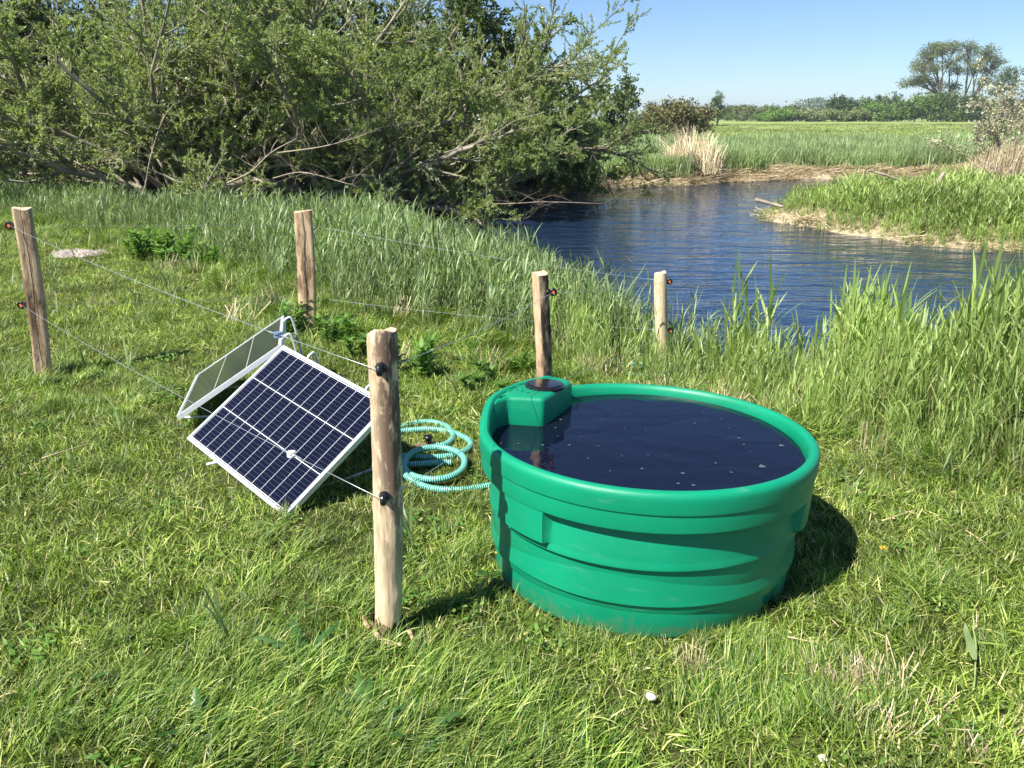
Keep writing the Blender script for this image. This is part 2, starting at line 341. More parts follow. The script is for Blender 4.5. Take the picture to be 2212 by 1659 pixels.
# ------------------------------------------------------------------ instanced plant stuff
def protos(name, n, fn, mat):
    col = bpy.data.collections.new(name + '_kinds')
    for i in range(n):
        V, F, tint = fn(i); me = mkmesh(name, V, F, {'tint': tint}); me.materials.append(mat)
        col.objects.link(bpy.data.objects.new('%s_%02d' % (name, i), me))
    return col
def scatter(name, pts, rot, scl, col, label, cat, nvar):
    me = bpy.data.meshes.new(name); n = len(pts); me.vertices.add(n); me.vertices.foreach_set('co', np.asarray(pts, np.float32).ravel())
    a = me.attributes.new('rot', 'FLOAT_VECTOR', 'POINT'); a.data.foreach_set('vector', np.asarray(rot, np.float32).ravel())
    a = me.attributes.new('scl', 'FLOAT_VECTOR', 'POINT'); a.data.foreach_set('vector', np.asarray(scl, np.float32).ravel())
    a = me.attributes.new('idx', 'INT', 'POINT'); a.data.foreach_set('value', rng.integers(0, nvar, n).astype(np.int32))
    o = bpy.data.objects.new(name, me); C.objects.link(o); tag(o, label, cat, kind='stuff')
    gt = bpy.data.node_groups.new(name + '_spread', 'GeometryNodeTree')
    gt.interface.new_socket('Geometry', in_out='INPUT', socket_type='NodeSocketGeometry'); gt.interface.new_socket('Geometry', in_out='OUTPUT', socket_type='NodeSocketGeometry')
    gi = gt.nodes.new('NodeGroupInput'); go = gt.nodes.new('NodeGroupOutput'); ip = gt.nodes.new('GeometryNodeInstanceOnPoints')
    ci = gt.nodes.new('GeometryNodeCollectionInfo'); ci.inputs['Collection'].default_value = col; ci.inputs['Separate Children'].default_value = True; ci.inputs['Reset Children'].default_value = True
    def na(nm, dt):
        x = gt.nodes.new('GeometryNodeInputNamedAttribute'); x.data_type = dt; x.inputs['Name'].default_value = nm; return x.outputs['Attribute']
    er = gt.nodes.new('FunctionNodeEulerToRotation')
    gt.links.new(na('rot', 'FLOAT_VECTOR'), er.inputs[0])
    ip.inputs['Pick Instance'].default_value = True
    gt.links.new(gi.outputs[0], ip.inputs['Points']); gt.links.new(ci.outputs[0], ip.inputs['Instance']); gt.links.new(na('idx', 'INT'), ip.inputs['Instance Index'])
    gt.links.new(er.outputs[0], ip.inputs['Rotation']); gt.links.new(na('scl', 'FLOAT_VECTOR'), ip.inputs['Scale']); gt.links.new(ip.outputs[0], go.inputs[0])
    md = o.modifiers.new('spread', 'NODES'); md.node_group = gt
    return o
def pip(x, y, poly):
    poly = np.asarray(poly); ins = np.zeros(x.shape, bool)
    for (ax, ay), (bx, by) in zip(poly, np.roll(poly, -1, axis=0)):
        c = (ay > y) != (by > y)
        ins ^= c & (x < (bx - ax) * (y - ay) / ((by - ay) if by != ay else 1e-9) + ax)
    return ins
def fields(x, y):      # cheap smooth noise 0..1
    return .5 + .25 * np.sin(1.9 * x + 1.3 * np.sin(1.1 * y)) * np.cos(1.6 * y + .8) + .25 * np.sin(3.7 * x - 2.3 * y + 1.1)
REEDLINE = np.array([(-14, 19.5), (-10.4, 15.5), (-6.3, 12.6), (-5.3, 12.2), (-3.9, 10.1), (-2.4, 8.1), (-1.5, 7.1), (-.6, 6.5), (.4, 6.1), (.95, 5.8), (1.4, 5.3), (1.75, 4.75), (2.0, 4.2), (2.5, 3.55), (4, 2.8), (9, 2)])
def reedside(x, y): return y - np.interp(x, REEDLINE[:, 0], REEDLINE[:, 1])
TUB = np.array([.509, 3.005])

def f_lawn(i):
    N = 130; r = .13 * np.sqrt(rng.random(N)); a = rng.uniform(0, 6.3, N); P = np.c_[r * np.cos(a), r * np.sin(a), np.full(N, -.012)]
    head = rng.uniform(0, 6.3); az = np.where(rng.random(N) < .6, head + rng.normal(0, .7, N), rng.uniform(0, 6.3, N))
    V, F, t, _ = ribbons(P, az, rng.uniform(.35, 1.45, N), rng.uniform(-.1, .9, N), rng.uniform(.022, .075, N), rng.uniform(.0026, .0058, N), 4)
    return V, F, t
def f_long(i):
    N = 60; r = .10 * np.sqrt(rng.random(N)); a = rng.uniform(0, 6.3, N); P = np.c_[r * np.cos(a), r * np.sin(a), np.full(N, -.01)]
    az = rng.normal(0, .55, N)
    V, F, t, _ = ribbons(P, az, rng.uniform(.15, .8, N), rng.uniform(.5, 1.6, N), rng.uniform(.10, .24, N), rng.uniform(.004, .0075, N), 6)
    return V, F, t
def f_strawtuft(i):
    N = 26; r = .08 * np.sqrt(rng.random(N)); a = rng.uniform(0, 6.3, N); P = np.c_[r * np.cos(a), r * np.sin(a), np.zeros(N)]
    V, F, t, _ = ribbons(P, rng.normal(0, .8, N), rng.uniform(.1, .9, N), rng.uniform(-.2, .3, N), rng.uniform(.06, .17, N), rng.uniform(.003, .0055, N), 3, shape='flat')
    return V, F, t
def f_litter(i):
    N = 45; P = np.c_[rng.normal(0, .18, N), rng.normal(0, .18, N), rng.uniform(0, .07, N)]
    V, F, t, _ = ribbons(P, rng.uniform(0, 6.3, N), rng.uniform(1.2, 1.7, N), rng.uniform(-.2, .2, N), rng.uniform(.12, .5, N), rng.uniform(.006, .012, N), 3, shape='flat')
    return V, F, t
def f_reed(i, h=(.62, 1.0), lw=(.013, .021), bias=None, dead=.08):
    parts = []; tint = []
    ns = 3
    for s in range(ns):
        H = rng.uniform(*h); bx, by = (rng.normal(0, .05, 2) if ns > 1 else (0, 0)); az = rng.uniform(0, 6.3); lean = rng.uniform(0, .16)
        isdead = rng.random() < dead
        K = 5; t = np.linspace(0, 1, K); P = np.stack([bx + np.cos(az) * lean * H * t ** 1.5, by + np.sin(az) * lean * H * t ** 1.5, H * t * .93], -1)[None]
        v, f = tubes(P, np.linspace(.0042, .0016, K)[None], 3); parts.append((v, f)); tint.append(np.full(len(v), .99 if isdead or rng.random() < .2 else .7))
        if isdead: continue
        nl = int(rng.integers(6, 10)); hs = np.linspace(.22, .95, nl); q = np.array([[np.interp(u, t, P[0, :, c]) for c in range(3)] for u in hs])
        la = az + np.arange(nl) * math.pi + rng.normal(0, .5, nl)
        if bias is not None: la = np.where(rng.random(nl) < .55, bias + rng.normal(0, .6, nl), la)
        L = rng.uniform(.2, .38, nl) * (1 - .3 * np.abs(hs - .6)) * H / .8
        v, f, tt, _ = ribbons(q, la, rng.uniform(.12, .42, nl), rng.uniform(.2, 1.0, nl) * (rng.random(nl) < .75), L, rng.uniform(*lw, nl), 6, twist=rng.uniform(-.8, .8, nl), shape='leaf')
        tt = tt * .9; parts.append((v, f)); tint.append(tt)
    V, F = merge(parts); return V, F, np.concatenate(tint)
def f_farreed(i):
    N = 60; P = np.c_[rng.uniform(-.45, .45, N), rng.uniform(-.45, .45, N), np.full(N, -.05)]
    V, F, t, _ = ribbons(P, rng.uniform(0, 6.3, N), rng.uniform(.0, .25, N), rng.uniform(0, .7, N), rng.uniform(.75, 1.2, N), rng.uniform(.022, .045, N), 4, shape='leaf')
    return V, F, t * .9
def f_meadow(i):
    N = 50; P = np.c_[rng.uniform(-.9, .9, N), rng.uniform(-.9, .9, N), np.full(N, -.03)]
    V, F, t, _ = ribbons(P, rng.uniform(0, 6.3, N), rng.uniform(.0, .5, N), rng.uniform(0, .7, N), rng.uniform(.15, .35, N), rng.uniform(.04, .09, N), 3, shape='leaf')
    return V, F, t * .9
def rz(n): r = np.zeros((n, 3)); r[:, 2] = rng.uniform(0, 6.3, n); return r

# lawn
def sample(n, x0, x1, y0, y1): return rng.uniform(x0, x1, n), rng.uniform(y0, y1, n)
px, py = [], []
for (x0, x1, y0, y1, dens) in ((-2.6, 3.2, 1.35, 3.2, 210), (-4.2, 4.2, 3.2, 5.2, 150), (-6, 3, 5.2, 8, 95), (-9, 0, 8, 12, 48), (-13, -3, 12, 21, 26)):
    st_ = 1 / math.sqrt(dens); x, y = np.meshgrid(np.arange(x0, x1, st_), np.arange(y0, y1, st_)); x = (x + rng.uniform(-.6, .6, x.shape) * st_).ravel(); y = (y + rng.uniform(-.6, .6, y.shape) * st_).ravel()
    k = (np.abs(x) < .68 * y + .5) & (sdist(x, y) > .15) & (np.hypot(x - TUB[0], y - TUB[1]) > .60) & (np.hypot(x + .427, y - 2.45) > .10)
    k &= reedside(x, y) < 1.2
    px.append(x[k]); py.append(y[k])
x = np.concatenate(px); y = np.concatenate(py); s = .84 + .6 * fields(x, y) ** 1.3 * rng.uniform(.6, 1.3, len(x)); s *= 1 - .3 * np.exp(-((x + 1.3) ** 2 + (y - 3.85) ** 2) / .4) - .35 * np.exp(-((x + .43) ** 2 + (y - 2.36) ** 2) / .02); s *= 1 + .25 * np.clip((y - 6) / 6, 0, 1)
K_lawn = protos('lawn_tuft', 12, f_lawn, M_lawn)
rr = rz(len(x)); rr[:, 0] = rng.normal(0, .12, len(x)); rr[:, 1] = rng.normal(0, .12, len(x))
scatter('lawn_grass', np.c_[x, y, gz(x, y)], rr, np.c_[s * 1.05, s * 1.05, s], K_lawn, 'short trampled green lawn grass covering the near ground', 'grass', 12)

# long grass: flattened swathes at the bottom of the view, loose tufts, round the posts
px, py, ps, pr = [], [], [], []
def longpatch(cx, cy, rx, ry, n, head, sc):
    for _ in range(n):
        a = rng.uniform(0, 6.3); r_ = math.sqrt(rng.random()); px.append(cx + rx * r_ * math.cos(a)); py.append(cy + ry * r_ * math.sin(a)); ps.append(sc * rng.uniform(.7, 1.15)); pr.append(head + rng.normal(0, .35))
longpatch(-.45, 2.02, .75, .28, 130, .5, .78); longpatch(-1.05, 2.15, .5, .3, 60, .7, .6); longpatch(-.2, 1.85, .5, .14, 60, .3, .8)
longpatch(.85, 2.12, .33, .20, 60, 1.2, .62); longpatch(-.45, 2.62, .35, .22, 14, .6, .6); longpatch(.6, 2.40, .5, .05, 22, .9, .45)
longpatch(-.5, 3.15, .6, .4, 22, .9, .6); longpatch(-2.1, 4.9, 1.0, .5, 30, 1.3, .6); longpatch(1.7, 3.1, .7, .8, 60, 1.4, .5)
longpatch(-3.2, 5.4, .35, .25, 16, 1, .8); longpatch(-1.7, 6.65, .5, .3, 30, 1, 1.0)
g8 = np.random.default_rng(808)
for _ in range(58):
    yy_ = g8.uniform(2.0, 7.5); xx_ = g8.uniform(-.66, .3) * yy_ if g8.random() < .75 else g8.uniform(.3, .6) * yy_
    if -1.9 < xx_ < -.4 and 2.9 < yy_ < 4.7: continue
    for q_ in range(int(g8.integers(4, 12))): px.append(xx_ + g8.normal(0, .07)); py.append(yy_ + g8.normal(0, .06)); ps.append(g8.uniform(.35, .75)); pr.append(g8.uniform(0, 6.3))
for _ in range(46):
    a_ = rng.uniform(0, 6.28); px.append(TUB[0] + .64 * math.cos(a_)); py.append(TUB[1] + .64 * math.sin(a_)); ps.append(rng.uniform(.3, .5)); pr.append(rng.uniform(0, 6.3))
n_ = 420; x, y = sample(n_, -6, 4, 1.7, 9); k = (np.abs(x) < .68 * y) & (reedside(x, y) < .3); px += list(x[k]); py += list(y[k]); ps += list(rng.uniform(.35, .65, k.sum())); pr += list(rng.uniform(0, 6.3, k.sum()))
# fringe between lawn and reeds
n_ = 9000; x, y = sample(n_, -10, 5, 2.5, 16); rs = reedside(x, y); k = (np.abs(x) < .7 * y) & (rs > -.9) & (rs < 1.6) & (sdist(x, y) > .05) & (rng.random(n_) < np.clip(.25 + (rs + .9) * .6, 0, 1)); px += list(x[k]); py += list(y[k]); ps += list(rng.uniform(.7, 1.3, k.sum())); pr += list(rng.uniform(0, 6.3, k.sum()))
x, y, s, r_ = map(np.array, (px, py, ps, pr)); k = (np.hypot(x - TUB[0], y - TUB[1]) > .61) & (np.hypot(x + .427, y - 2.45) > .09) & ~((x > -1.85) & (x < -.45) & (y > 3.05) & (y < 4.4) & (rng.random(len(x)) < .85)); x, y, s, r_ = x[k], y[k], s[k], r_[k]
rr = np.zeros((len(x), 3)); rr[:, 2] = r_
scatter('tall_grass', np.c_[x, y, gz(x, y)], rr, np.c_[s, s, s], protos('long_tuft', 8, f_long, M_long), 'longer bright green grass lying over in swathes and along the reed edge', 'grass', 8)

# young reed shoots and broad leaved weeds among the lawn
def f_shoot(i):
    nl = 5; P = np.c_[rng.normal(0, .006, nl), rng.normal(0, .006, nl), np.linspace(0, .05, nl)]
    V, F, t, _ = ribbons(P, rng.uniform(0, 6.3, nl), rng.uniform(.05, .5, nl), rng.uniform(0, .6, nl), rng.uniform(.12, .26, nl), rng.uniform(.008, .014, nl), 6, shape='leaf'); return V, F, t * .9
def f_clover(i):
    n = 26; a = rng.uniform(0, 6.3, n); r = .085 * np.sqrt(rng.random(n)); P = np.c_[r * np.cos(a), r * np.sin(a), rng.uniform(.012, .045, n)]
    V, F, t, _ = ribbons(P, rng.uniform(0, 6.3, n), rng.uniform(.9, 1.5, n), rng.uniform(-.2, .5, n), rng.uniform(.018, .034, n), rng.uniform(.010, .018, n), 5, twist=rng.uniform(-.3, .3, n), shape='leaf'); return V, F, t
n_ = 700; x, y = sample(n_, -8, 4.5, 1.7, 12); k = (np.abs(x) < .68 * y) & (reedside(x, y) < .4) & (np.hypot(x - TUB[0], y - TUB[1]) > .7) & ~((x > -1.85) & (x < -.45) & (y > 3.05) & (y < 4.6)) & (rng.random(n_) < np.clip(.25 + (y - 3) * .12, .1, 1)); x, y = x[k], y[k]; s = rng.uniform(.5, 1.1, len(x))
scatter('lawn_shoots', np.c_[x, y, gz(x, y)], rz(len(x)), np.c_[s, s, s], protos('young_shoot', 8, f_shoot, M_reed), 'young single reed shoots scattered through the mown lawn', 'reed shoots', 8)
n_ = 420; x, y = sample(n_, -3.5, 3.5, 1.6, 6); k = (np.abs(x) < .68 * y) & (reedside(x, y) < .2) & (np.hypot(x - TUB[0], y - TUB[1]) > .7) & (fields(x * 2.3, y * 2.1) > .5); x, y = x[k], y[k]; s = rng.uniform(.6, 1.1, len(x))
scatter('lawn_weeds', np.c_[x, y, gz(x, y)], rz(len(x)), np.c_[s, s, s], protos('broad_weed', 6, f_clover, M_herb), 'low broad leaved weeds mixed into the lawn', 'weeds', 6)
# straw stubble in the lawn
px, py, ps = [], [], []
for cx, cy, rx, ry, n in ((1.0, 2.14, .16, .10, 13), (.7, 2.25, .3, .1, 3), (1.1, 1.98, .3, .08, 5), (1.6, 5.0, .8, .6, 16), (2.6, 4.9, .9, .7, 16), (.6, 6.2, 1.2, .5, 14), (-.8, 7.6, 1.5, 1, 20), (-2.5, 9, 1.6, 1.4, 22)):
    for _ in range(n): px.append(rng.normal(cx, rx * .6)); py.append(rng.normal(cy, ry * .6)); ps.append(rng.uniform(.6, 1.1) * (1.5 if cy > 4.5 else .9))
x, y, s = map(np.array, (px, py, ps)); k = (sdist(x, y) > 0) & (np.hypot(x - TUB[0], y - TUB[1]) > .66); x, y, s = x[k], y[k], s[k]
scatter('dry_stubble', np.c_[x, y, gz(x, y)], rz(len(x)), np.c_[s, s, s], protos('stubble', 6, f_strawtuft, M_straw), 'dry straw coloured stalks standing among the green grass', 'dry grass', 6)

# reeds, near bank on the left and middle
n_ = 34000; x, y = sample(n_, -14, 3, 5.2, 21); rs = reedside(x, y); d = sdist(x, y)
k = (np.abs(x) < .70 * y + .3) & (rs > .0) & (d > -.22) & (y < np.interp(x, [-14, -7, -4, -1, 2], [20.5, 15.2, 12.8, 12.4, 13.0])) & (x < 1.75) & (rng.random(n_) < np.clip(.12 + rs * .75, 0, 1))
k &= ~((x > .3) & (y < 5.9)) & ~((x > 1.0) & (rng.random(n_) < .5)) & ~((x > 1.35) & (y < 6.6) & (rng.random(n_) < .7))
x, y, rs, d = x[k], y[k], rs[k], d[k]
s = np.clip(.38 + rs * .2, .38, .60) * rng.uniform(.75, 1.2, len(x)); s *= 1 - .2 * np.clip((-x - 3.5) / 3, 0, 1); s *= 1 - .25 * np.clip((x - .9) / .8, 0, 1)
K_reed = protos('reed_shoot', 10, lambda i: f_reed(i), M_reed)
zz = np.maximum(gz(x, y), WZ - .15)
scatter('reed_bed', np.c_[x, y, zz], rz(len(x)), np.c_[s * 1.25, s * 1.25, s], K_reed, 'grey green reed bed on the near bank below the willows, left and centre', 'reeds', 10)
# near bank on the right: taller, yellower
n_ = 7000; x, y = sample(n_, 1.7, 7, 3, 6.2); rs = reedside(x, y); d = sdist(x, y)
k = (np.abs(x) < .72 * y + .3) & (rs > .05) & (d > -.45) & (rng.random(n_) < np.clip(.15 + rs * .7, 0, 1) * (.35 + .75 * fields(x * 1.7, y * 1.3 + 2))) & ~((d < .1) & (rng.random(n_) < .45)) & ~((np.abs(x - 2.05) < .28) & (y > 5.0) & (rng.random(n_) < .8)); x, y, rs, d = x[k], y[k], rs[k], d[k]
s = np.clip(.34 + rs * .43, .34, 1.0) * (.72 + .42 * fields(x * 1.7, y * 1.3 + 2)) * rng.uniform(.7, 1.2, len(x)); s *= 1 - .35 * np.exp(-((x - 2.1) / .35) ** 2)
x2, y2 = sample(5200, .2, 4.8, 2.9, 6.8); r2 = reedside(x2, y2); d2 = sdist(x2, y2)
k2 = (np.abs(x2) < .7 * y2 + .2) & (r2 > -.75) & (r2 < 1.3) & (d2 > .0) & (np.hypot(x2 - TUB[0], y2 - TUB[1]) > .8) & (rng.random(5200) < np.clip(.45 + r2 * .5, .06, .95)) & ~((x2 < .9) & (y2 < 4.6)) & ~((np.abs(x2 - 1.12) < .42) & (y2 > 5.0) & (rng.random(5200) < .75)) & ~((np.abs(x2 - 1.95) < .25) & (y2 > 4.8) & (rng.random(5200) < .8)); x2, y2, r2 = x2[k2], y2[k2], r2[k2]
s2 = np.clip(.36 + .18 * r2, .24, .5) * rng.uniform(.7, 1.3, len(x2)); x, y, s = np.concatenate([x, x2]), np.concatenate([y, y2]), np.concatenate([s, s2])
K_reedy = protos('fresh_reed_shoot', 10, lambda i: f_reed(i, bias=2.6, lw=(.013, .022)), M_reedy)
scatter('bank_reeds', np.c_[x, y, np.maximum(gz(x, y), WZ - .15)], rz(len(x)), np.c_[s, s, s], K_reedy, 'tall fresh yellow green reeds on the bank behind the round trough', 'reeds', 10)
# shoots standing in the shallow water off the left bed
x = np.array([.5, .72, .9, 1.1, .3, .1, 1.25, 1.6, 1.35, 1.85, 2.0, 2.2, .0, -.3]); y = np.array([10.5, 10.0, 9.6, 9.9, 11.3, 12.3, 9.0, 8.0, 8.6, 6.9, 6.8, 6.75, 13.2, 14.3])
x = np.concatenate([x, x + rng.normal(0, .12, len(x)), rng.uniform(1.1, 1.9, 110), rng.uniform(1.9, 3.2, 40)]); y = np.concatenate([y, y + rng.normal(0, .2, 14), rng.uniform(5.9, 7.6, 110), rng.uniform(5.8, 6.9, 40)])
s = rng.uniform(.7, 1.05, len(x)); s[28:] *= .72
scatter('water_reeds', np.c_[x, y, np.full(len(x), WZ - .2)], rz(len(x)), np.c_[s, s, s], K_reed, 'scattered single reed shoots standing in the shallow pond edge', 'reeds', 10)
# peninsula
n_ = 24000; x, y = sample(n_, 5, 26, 10.5, 22); d = sdist(x, y); k = (x < .74 * y + .4) & (d > -.25) & (y > 11) & (x > 5.2) & (rng.random(n_) < np.where(d < .35, .45, 1)); x, y, d = x[k], y[k], d[k]
s = np.clip(.45 + .5 * d, .45, .98) * rng.uniform(.6, 1.25, len(x)) * (.70 + .45 * fields(x * .8, y * .8)) * (.72 + .28 * np.clip((x - 5.6) / 2.5, 0, 1)) * .66
scatter('peninsula_reeds', np.c_[x, y, np.maximum(gz(x, y), WZ - .1)], rz(len(x)), np.c_[s * 1.5, s * 1.5, s * 1.1], protos('peninsula_shoot', 8, lambda i: f_reed(i, lw=(.016, .028), h=(.5, .85)), M_pen), 'bright green grass and reeds on the low tongue of land in the pond', 'reeds', 8)
# far bank reeds
px, py, ps = [], [], []
for y0, y1, dens in ((32.0, 38, 8.5), (38, 46, 4.5), (46, 56, 3)):
    x, y = sample(int((y1 - y0) * (.75 * y1 + 6) * dens), -6, .75 * y1, y0, y1); k = (x > .02 * y - 2) & (x < .7 * y) & (sdist(x, y) > .85); px.append(x[k]); py.append(y[k]); ps.append(np.full(k.sum(), 1 + .012 * (y0 - 32)))
x, y = sample(2200, -4, 9, 25, 33); k = (sdist(x, y) > .7); px.append(x[k]); py.append(y[k]); ps.append(np.full(k.sum(), .95))
x, y, s = map(np.concatenate, (px, py, ps)); s = s * rng.uniform(.75, 1.15, len(x)) * (.85 + .3 * fields(x * .3, y * .3)) * .66
scatter('far_reed_bed', np.c_[x, y, gz(x, y)], rz(len(x)), np.c_[s * 1.3, s * 1.3, s], protos('far_reed', 10, f_farreed, M_reedf), 'wide pale green reed field beyond the straw strip on the far bank', 'reeds', 10)
x, y = [], []
for y0, y1, dens in ((54, 80, .9), (80, 110, .5), (110, 190, .14)):
    a, b = sample(int((y1 - y0) * .7 * y1 * dens), .0, .7 * y1, y0, y1); x.append(a); y.append(b)
x = np.concatenate(x); y = np.concatenate(y); s = rng.uniform(.7, 1.5, len(x))
M_mead = leafmat('meadow_blades', [(0, (.20, .255, .08)), (.6, (.28, .34, .11)), (1, (.38, .40, .16))], inst=.2, patch=.05, transl=.3)
scatter('meadow_grass', np.c_[x, y, gz(x, y)], rz(len(x)), np.c_[s, s, s * .7], protos('meadow_tuft', 6, f_meadow, M_mead), 'yellow green meadow grass between the far reeds and the tree line', 'grass', 6)
# straw litter on far bank and at the foot of the peninsula
n_ = 16000; x, y = sample(n_, -1, 26, 11, 34); d = sdist(x, y)
k = (d > -.05) & (x < .74 * y + .4) & (((y > 24) & (d < .9)) | ((y < 20) & (y > 11) & (d < .4) & (rng.random(n_) < .3) & (x > 5.5))); x, y = x[k], y[k]; s = rng.uniform(.7, 1.3, len(x))
scatter('straw_litter', np.c_[x, y, np.maximum(gz(x, y), WZ)], rz(len(x)), np.c_[s, s, s], protos('litter', 8, f_litter, M_straw), 'beige washed up dead reed litter along the pond edges', 'straw', 8)

# ------------------------------------------------------------------ willows and trees
def grow(seed, stems, levels, wob=.12, grav=0.):
    """stems: list of (start, dir, length, radius); returns list of (P,rad) per level"""
    g = np.random.default_rng(seed); K = 8; out = []
    st = np.array([s[0] for s in stems], float); di = np.array([s[1] for s in stems], float); di /= np.linalg.norm(di, axis=1, keepdims=True)
    L = np.array([s[2] for s in stems], float); r = np.array([s[3] for s in stems], float)
    for lv in range(len(levels) + 1):
        B = len(st); P = np.zeros((B, K, 3)); P[:, 0] = st; d = di.copy()
        bend = g.normal(0, wob, (B, 3)) if lv else g.normal(0, wob * .6, (B, 3))
        for k in range(1, K):
            d = d + bend * .5 + g.normal(0, wob, (B, 3)) + np.array([0, 0, (-.05 if lv == 0 else .02) + grav])
            d /= np.linalg.norm(d, axis=1, keepdims=True); P[:, k] = P[:, k - 1] + d * (L / (K - 1))[:, None]
        rad = r[:, None] * np.linspace(1, .25, K)[None]; out.append((P, rad))
        if lv == len(levels): break
        n, ratio, ang, up, tmin = levels[lv]
        par = np.repeat(np.arange(B), n); t = g.uniform(tmin, 1, len(par)) * (K - 1.001); i = t.astype(int); f = (t - i)[:, None]
        st = P[par, i] * (1 - f) + P[par, i + 1] * f; T = P[par, i + 1] - P[par, i]; T /= np.linalg.norm(T, axis=1, keepdims=True)
        q = g.normal(0, 1, T.shape); q -= T * (q * T).sum(1, keepdims=True); q /= np.linalg.norm(q, axis=1, keepdims=True)
        a = g.normal(ang, ang * .3, len(par))[:, None]; di = T * np.cos(a) + q * np.sin(a) + np.array([0, 0, up]); di /= np.linalg.norm(di, axis=1, keepdims=True)
        L = L[par] * ratio * g.uniform(.6, 1.25, len(par)) * (1 - .35 * t / (K - 1)); r = np.minimum(rad[par, i] * .62, r[par] * .5)
    return out
def leaves_on(P, n, size, width, seed, spread=.6, zmin=None):
    g = np.random.default_rng(seed); B, K, _ = P.shape; N = B * n; par = np.repeat(np.arange(B), n)
    t = g.uniform(.15, 1, N) * (K - 1.001); i = t.astype(int); f = (t - i)[:, None]
    c = P[par, i] * (1 - f) + P[par, i + 1] * f; T = P[par, i + 1] - P[par, i]; T /= np.linalg.norm(T, axis=1, keepdims=True)
    d = T + g.normal(0, spread, T.shape) + np.array([0, 0, .15]); d /= np.linalg.norm(d, axis=1, keepdims=True)
    s = np.cross(d, g.normal(0, 1, d.shape)); s /= np.linalg.norm(s, axis=1, keepdims=True)
    L = (size * g.uniform(.6, 1.3, N))[:, None]; W = (width * g.uniform(.7, 1.3, N))[:, None]
    V = np.stack([c, c + d * L * .45 + s * W * .5, c + d * L, c + d * L * .45 - s * W * .5], 1)
    if zmin is not None: V = V[V[:, :, 2].min(1) > zmin]
    N = len(V); F = np.arange(N * 4).reshape(-1, 4)
    cl = np.repeat(g.random(B), n)[:N] * .45 if len(par) == N else 0
    tint = np.repeat(np.clip(g.random(N) * .65 + cl, 0, 1), 4)
    return V.reshape(-1, 3), F, tint
def willow(seed, base, nstem, L, r, lean, label, upmin=.15, levels=None, nl=30, leaf=(.080, .024), mat=None, dead=0, spread=1.0, group='willow bushes along the left bank'):
    g = np.random.default_rng(seed + 100); z = float(gz(base[0], base[1])); root = empty('willow_bush', (base[0], base[1], z), label, 'willow', group); stems = []
    for k in range(nstem):
        a = g.uniform(0, 6.28); e = g.uniform(upmin, 1.35)
        d = np.array([math.cos(a) * math.cos(e) * spread, math.sin(a) * math.cos(e) * spread * .7, math.sin(e)]) + np.array(lean)
        stems.append(((g.normal(0, .35), g.normal(0, .25), -.05), d, L * g.uniform(.65, 1.1), r * g.uniform(.55, 1.1)))
    lv = levels or [(11, .42, .75, .12, .15), (9, .45, .7, .1, .1)]
    out = grow(seed, stems, lv)
    parts = [tubes(P, rad, s) for (P, rad), s in zip(out, (7, 4, 3, 3))]
    V, F = merge(parts[:1]); link('stems', mkmesh('stems', V, F, smooth=True), M_branch, root)
    V, F = merge(parts[1:]); link('branches', mkmesh('branches', V, F), M_dead if dead else M_branch, root)
    lp = [leaves_on(out[-1][0], nl, *leaf, seed + 5, zmin=-.38 - z)] + ([leaves_on(out[-2][0], nl, *leaf, seed + 6, zmin=-.38 - z)])
    V, F = merge([(a, b) for a, b, c in lp]); t = np.concatenate([c for a, b, c in lp])
    link('foliage', mkmesh('foliage', V, F, {'tint': t}), mat or M_willow, root)
    return root
LV = [(16, .42, .75, .12, .10), (15, .42, .75, .1, .05)]
willow(11, (-10.6, 19.5), 13, 5.2, .10, (.1, 0, .1), 'willow bush filling the far left edge of the view, above the dark hollow', levels=LV, nl=48)
willow(12, (-7.0, 18.3), 15, 5.4, .10, (0, 0, .15), 'broad willow bush rising behind the gap between the two split posts, left half', levels=LV, nl=42)
willow(13, (-4.2, 18.6), 15, 5.4, .11, (.1, 0, .1), 'large willow bush directly behind the wide split plank post, pale limbs showing', levels=LV, nl=42)
willow(14, (-2.3, 19.2), 16, 4.2, .09, (.08, 0, .05), 'willow bush leaning right over the dark pond corner, nearest the open water', upmin=.05, levels=LV, nl=52)
willow(15, (-1.5, 22.2), 13, 5.2, .09, (-.02, 0, .6), 'tall thin topped willow at the right end of the thicket against the sky', upmin=.7, levels=LV, nl=48)
willow(19, (.1, 24.7), 18, 3.0, .06, (.10, -.12, .02), 'low wide willow bush at the right end of the thicket, hanging over the pond', upmin=.05, levels=LV, nl=34, leaf=(.11, .032))
willow(16, (-8.8, 24.5), 13, 6.6, .14, (0, 0, .25), 'darker willow standing behind the thicket at the upper left', levels=LV, nl=24, leaf=(.16, .055), mat=M_t['mid'])
willow(20, (-11.8, 22.3), 14, 6.0, .10, (.15, 0, .2), 'tall pale willow just behind the far left edge bush, reaching out of the view', levels=LV, nl=40)
willow(17, (-13.6, 24), 13, 6.4, .14, (.1, 0, .25), 'dark willow in the back row at the upper left corner', levels=LV, nl=24, leaf=(.16, .055), mat=M_t['dark'])
willow(18, (-4.4, 25), 13, 6.2, .14, (0, 0, .25), 'darker willow standing behind the middle of the thicket', levels=LV, nl=24, leaf=(.16, .055), mat=M_t['mid'])

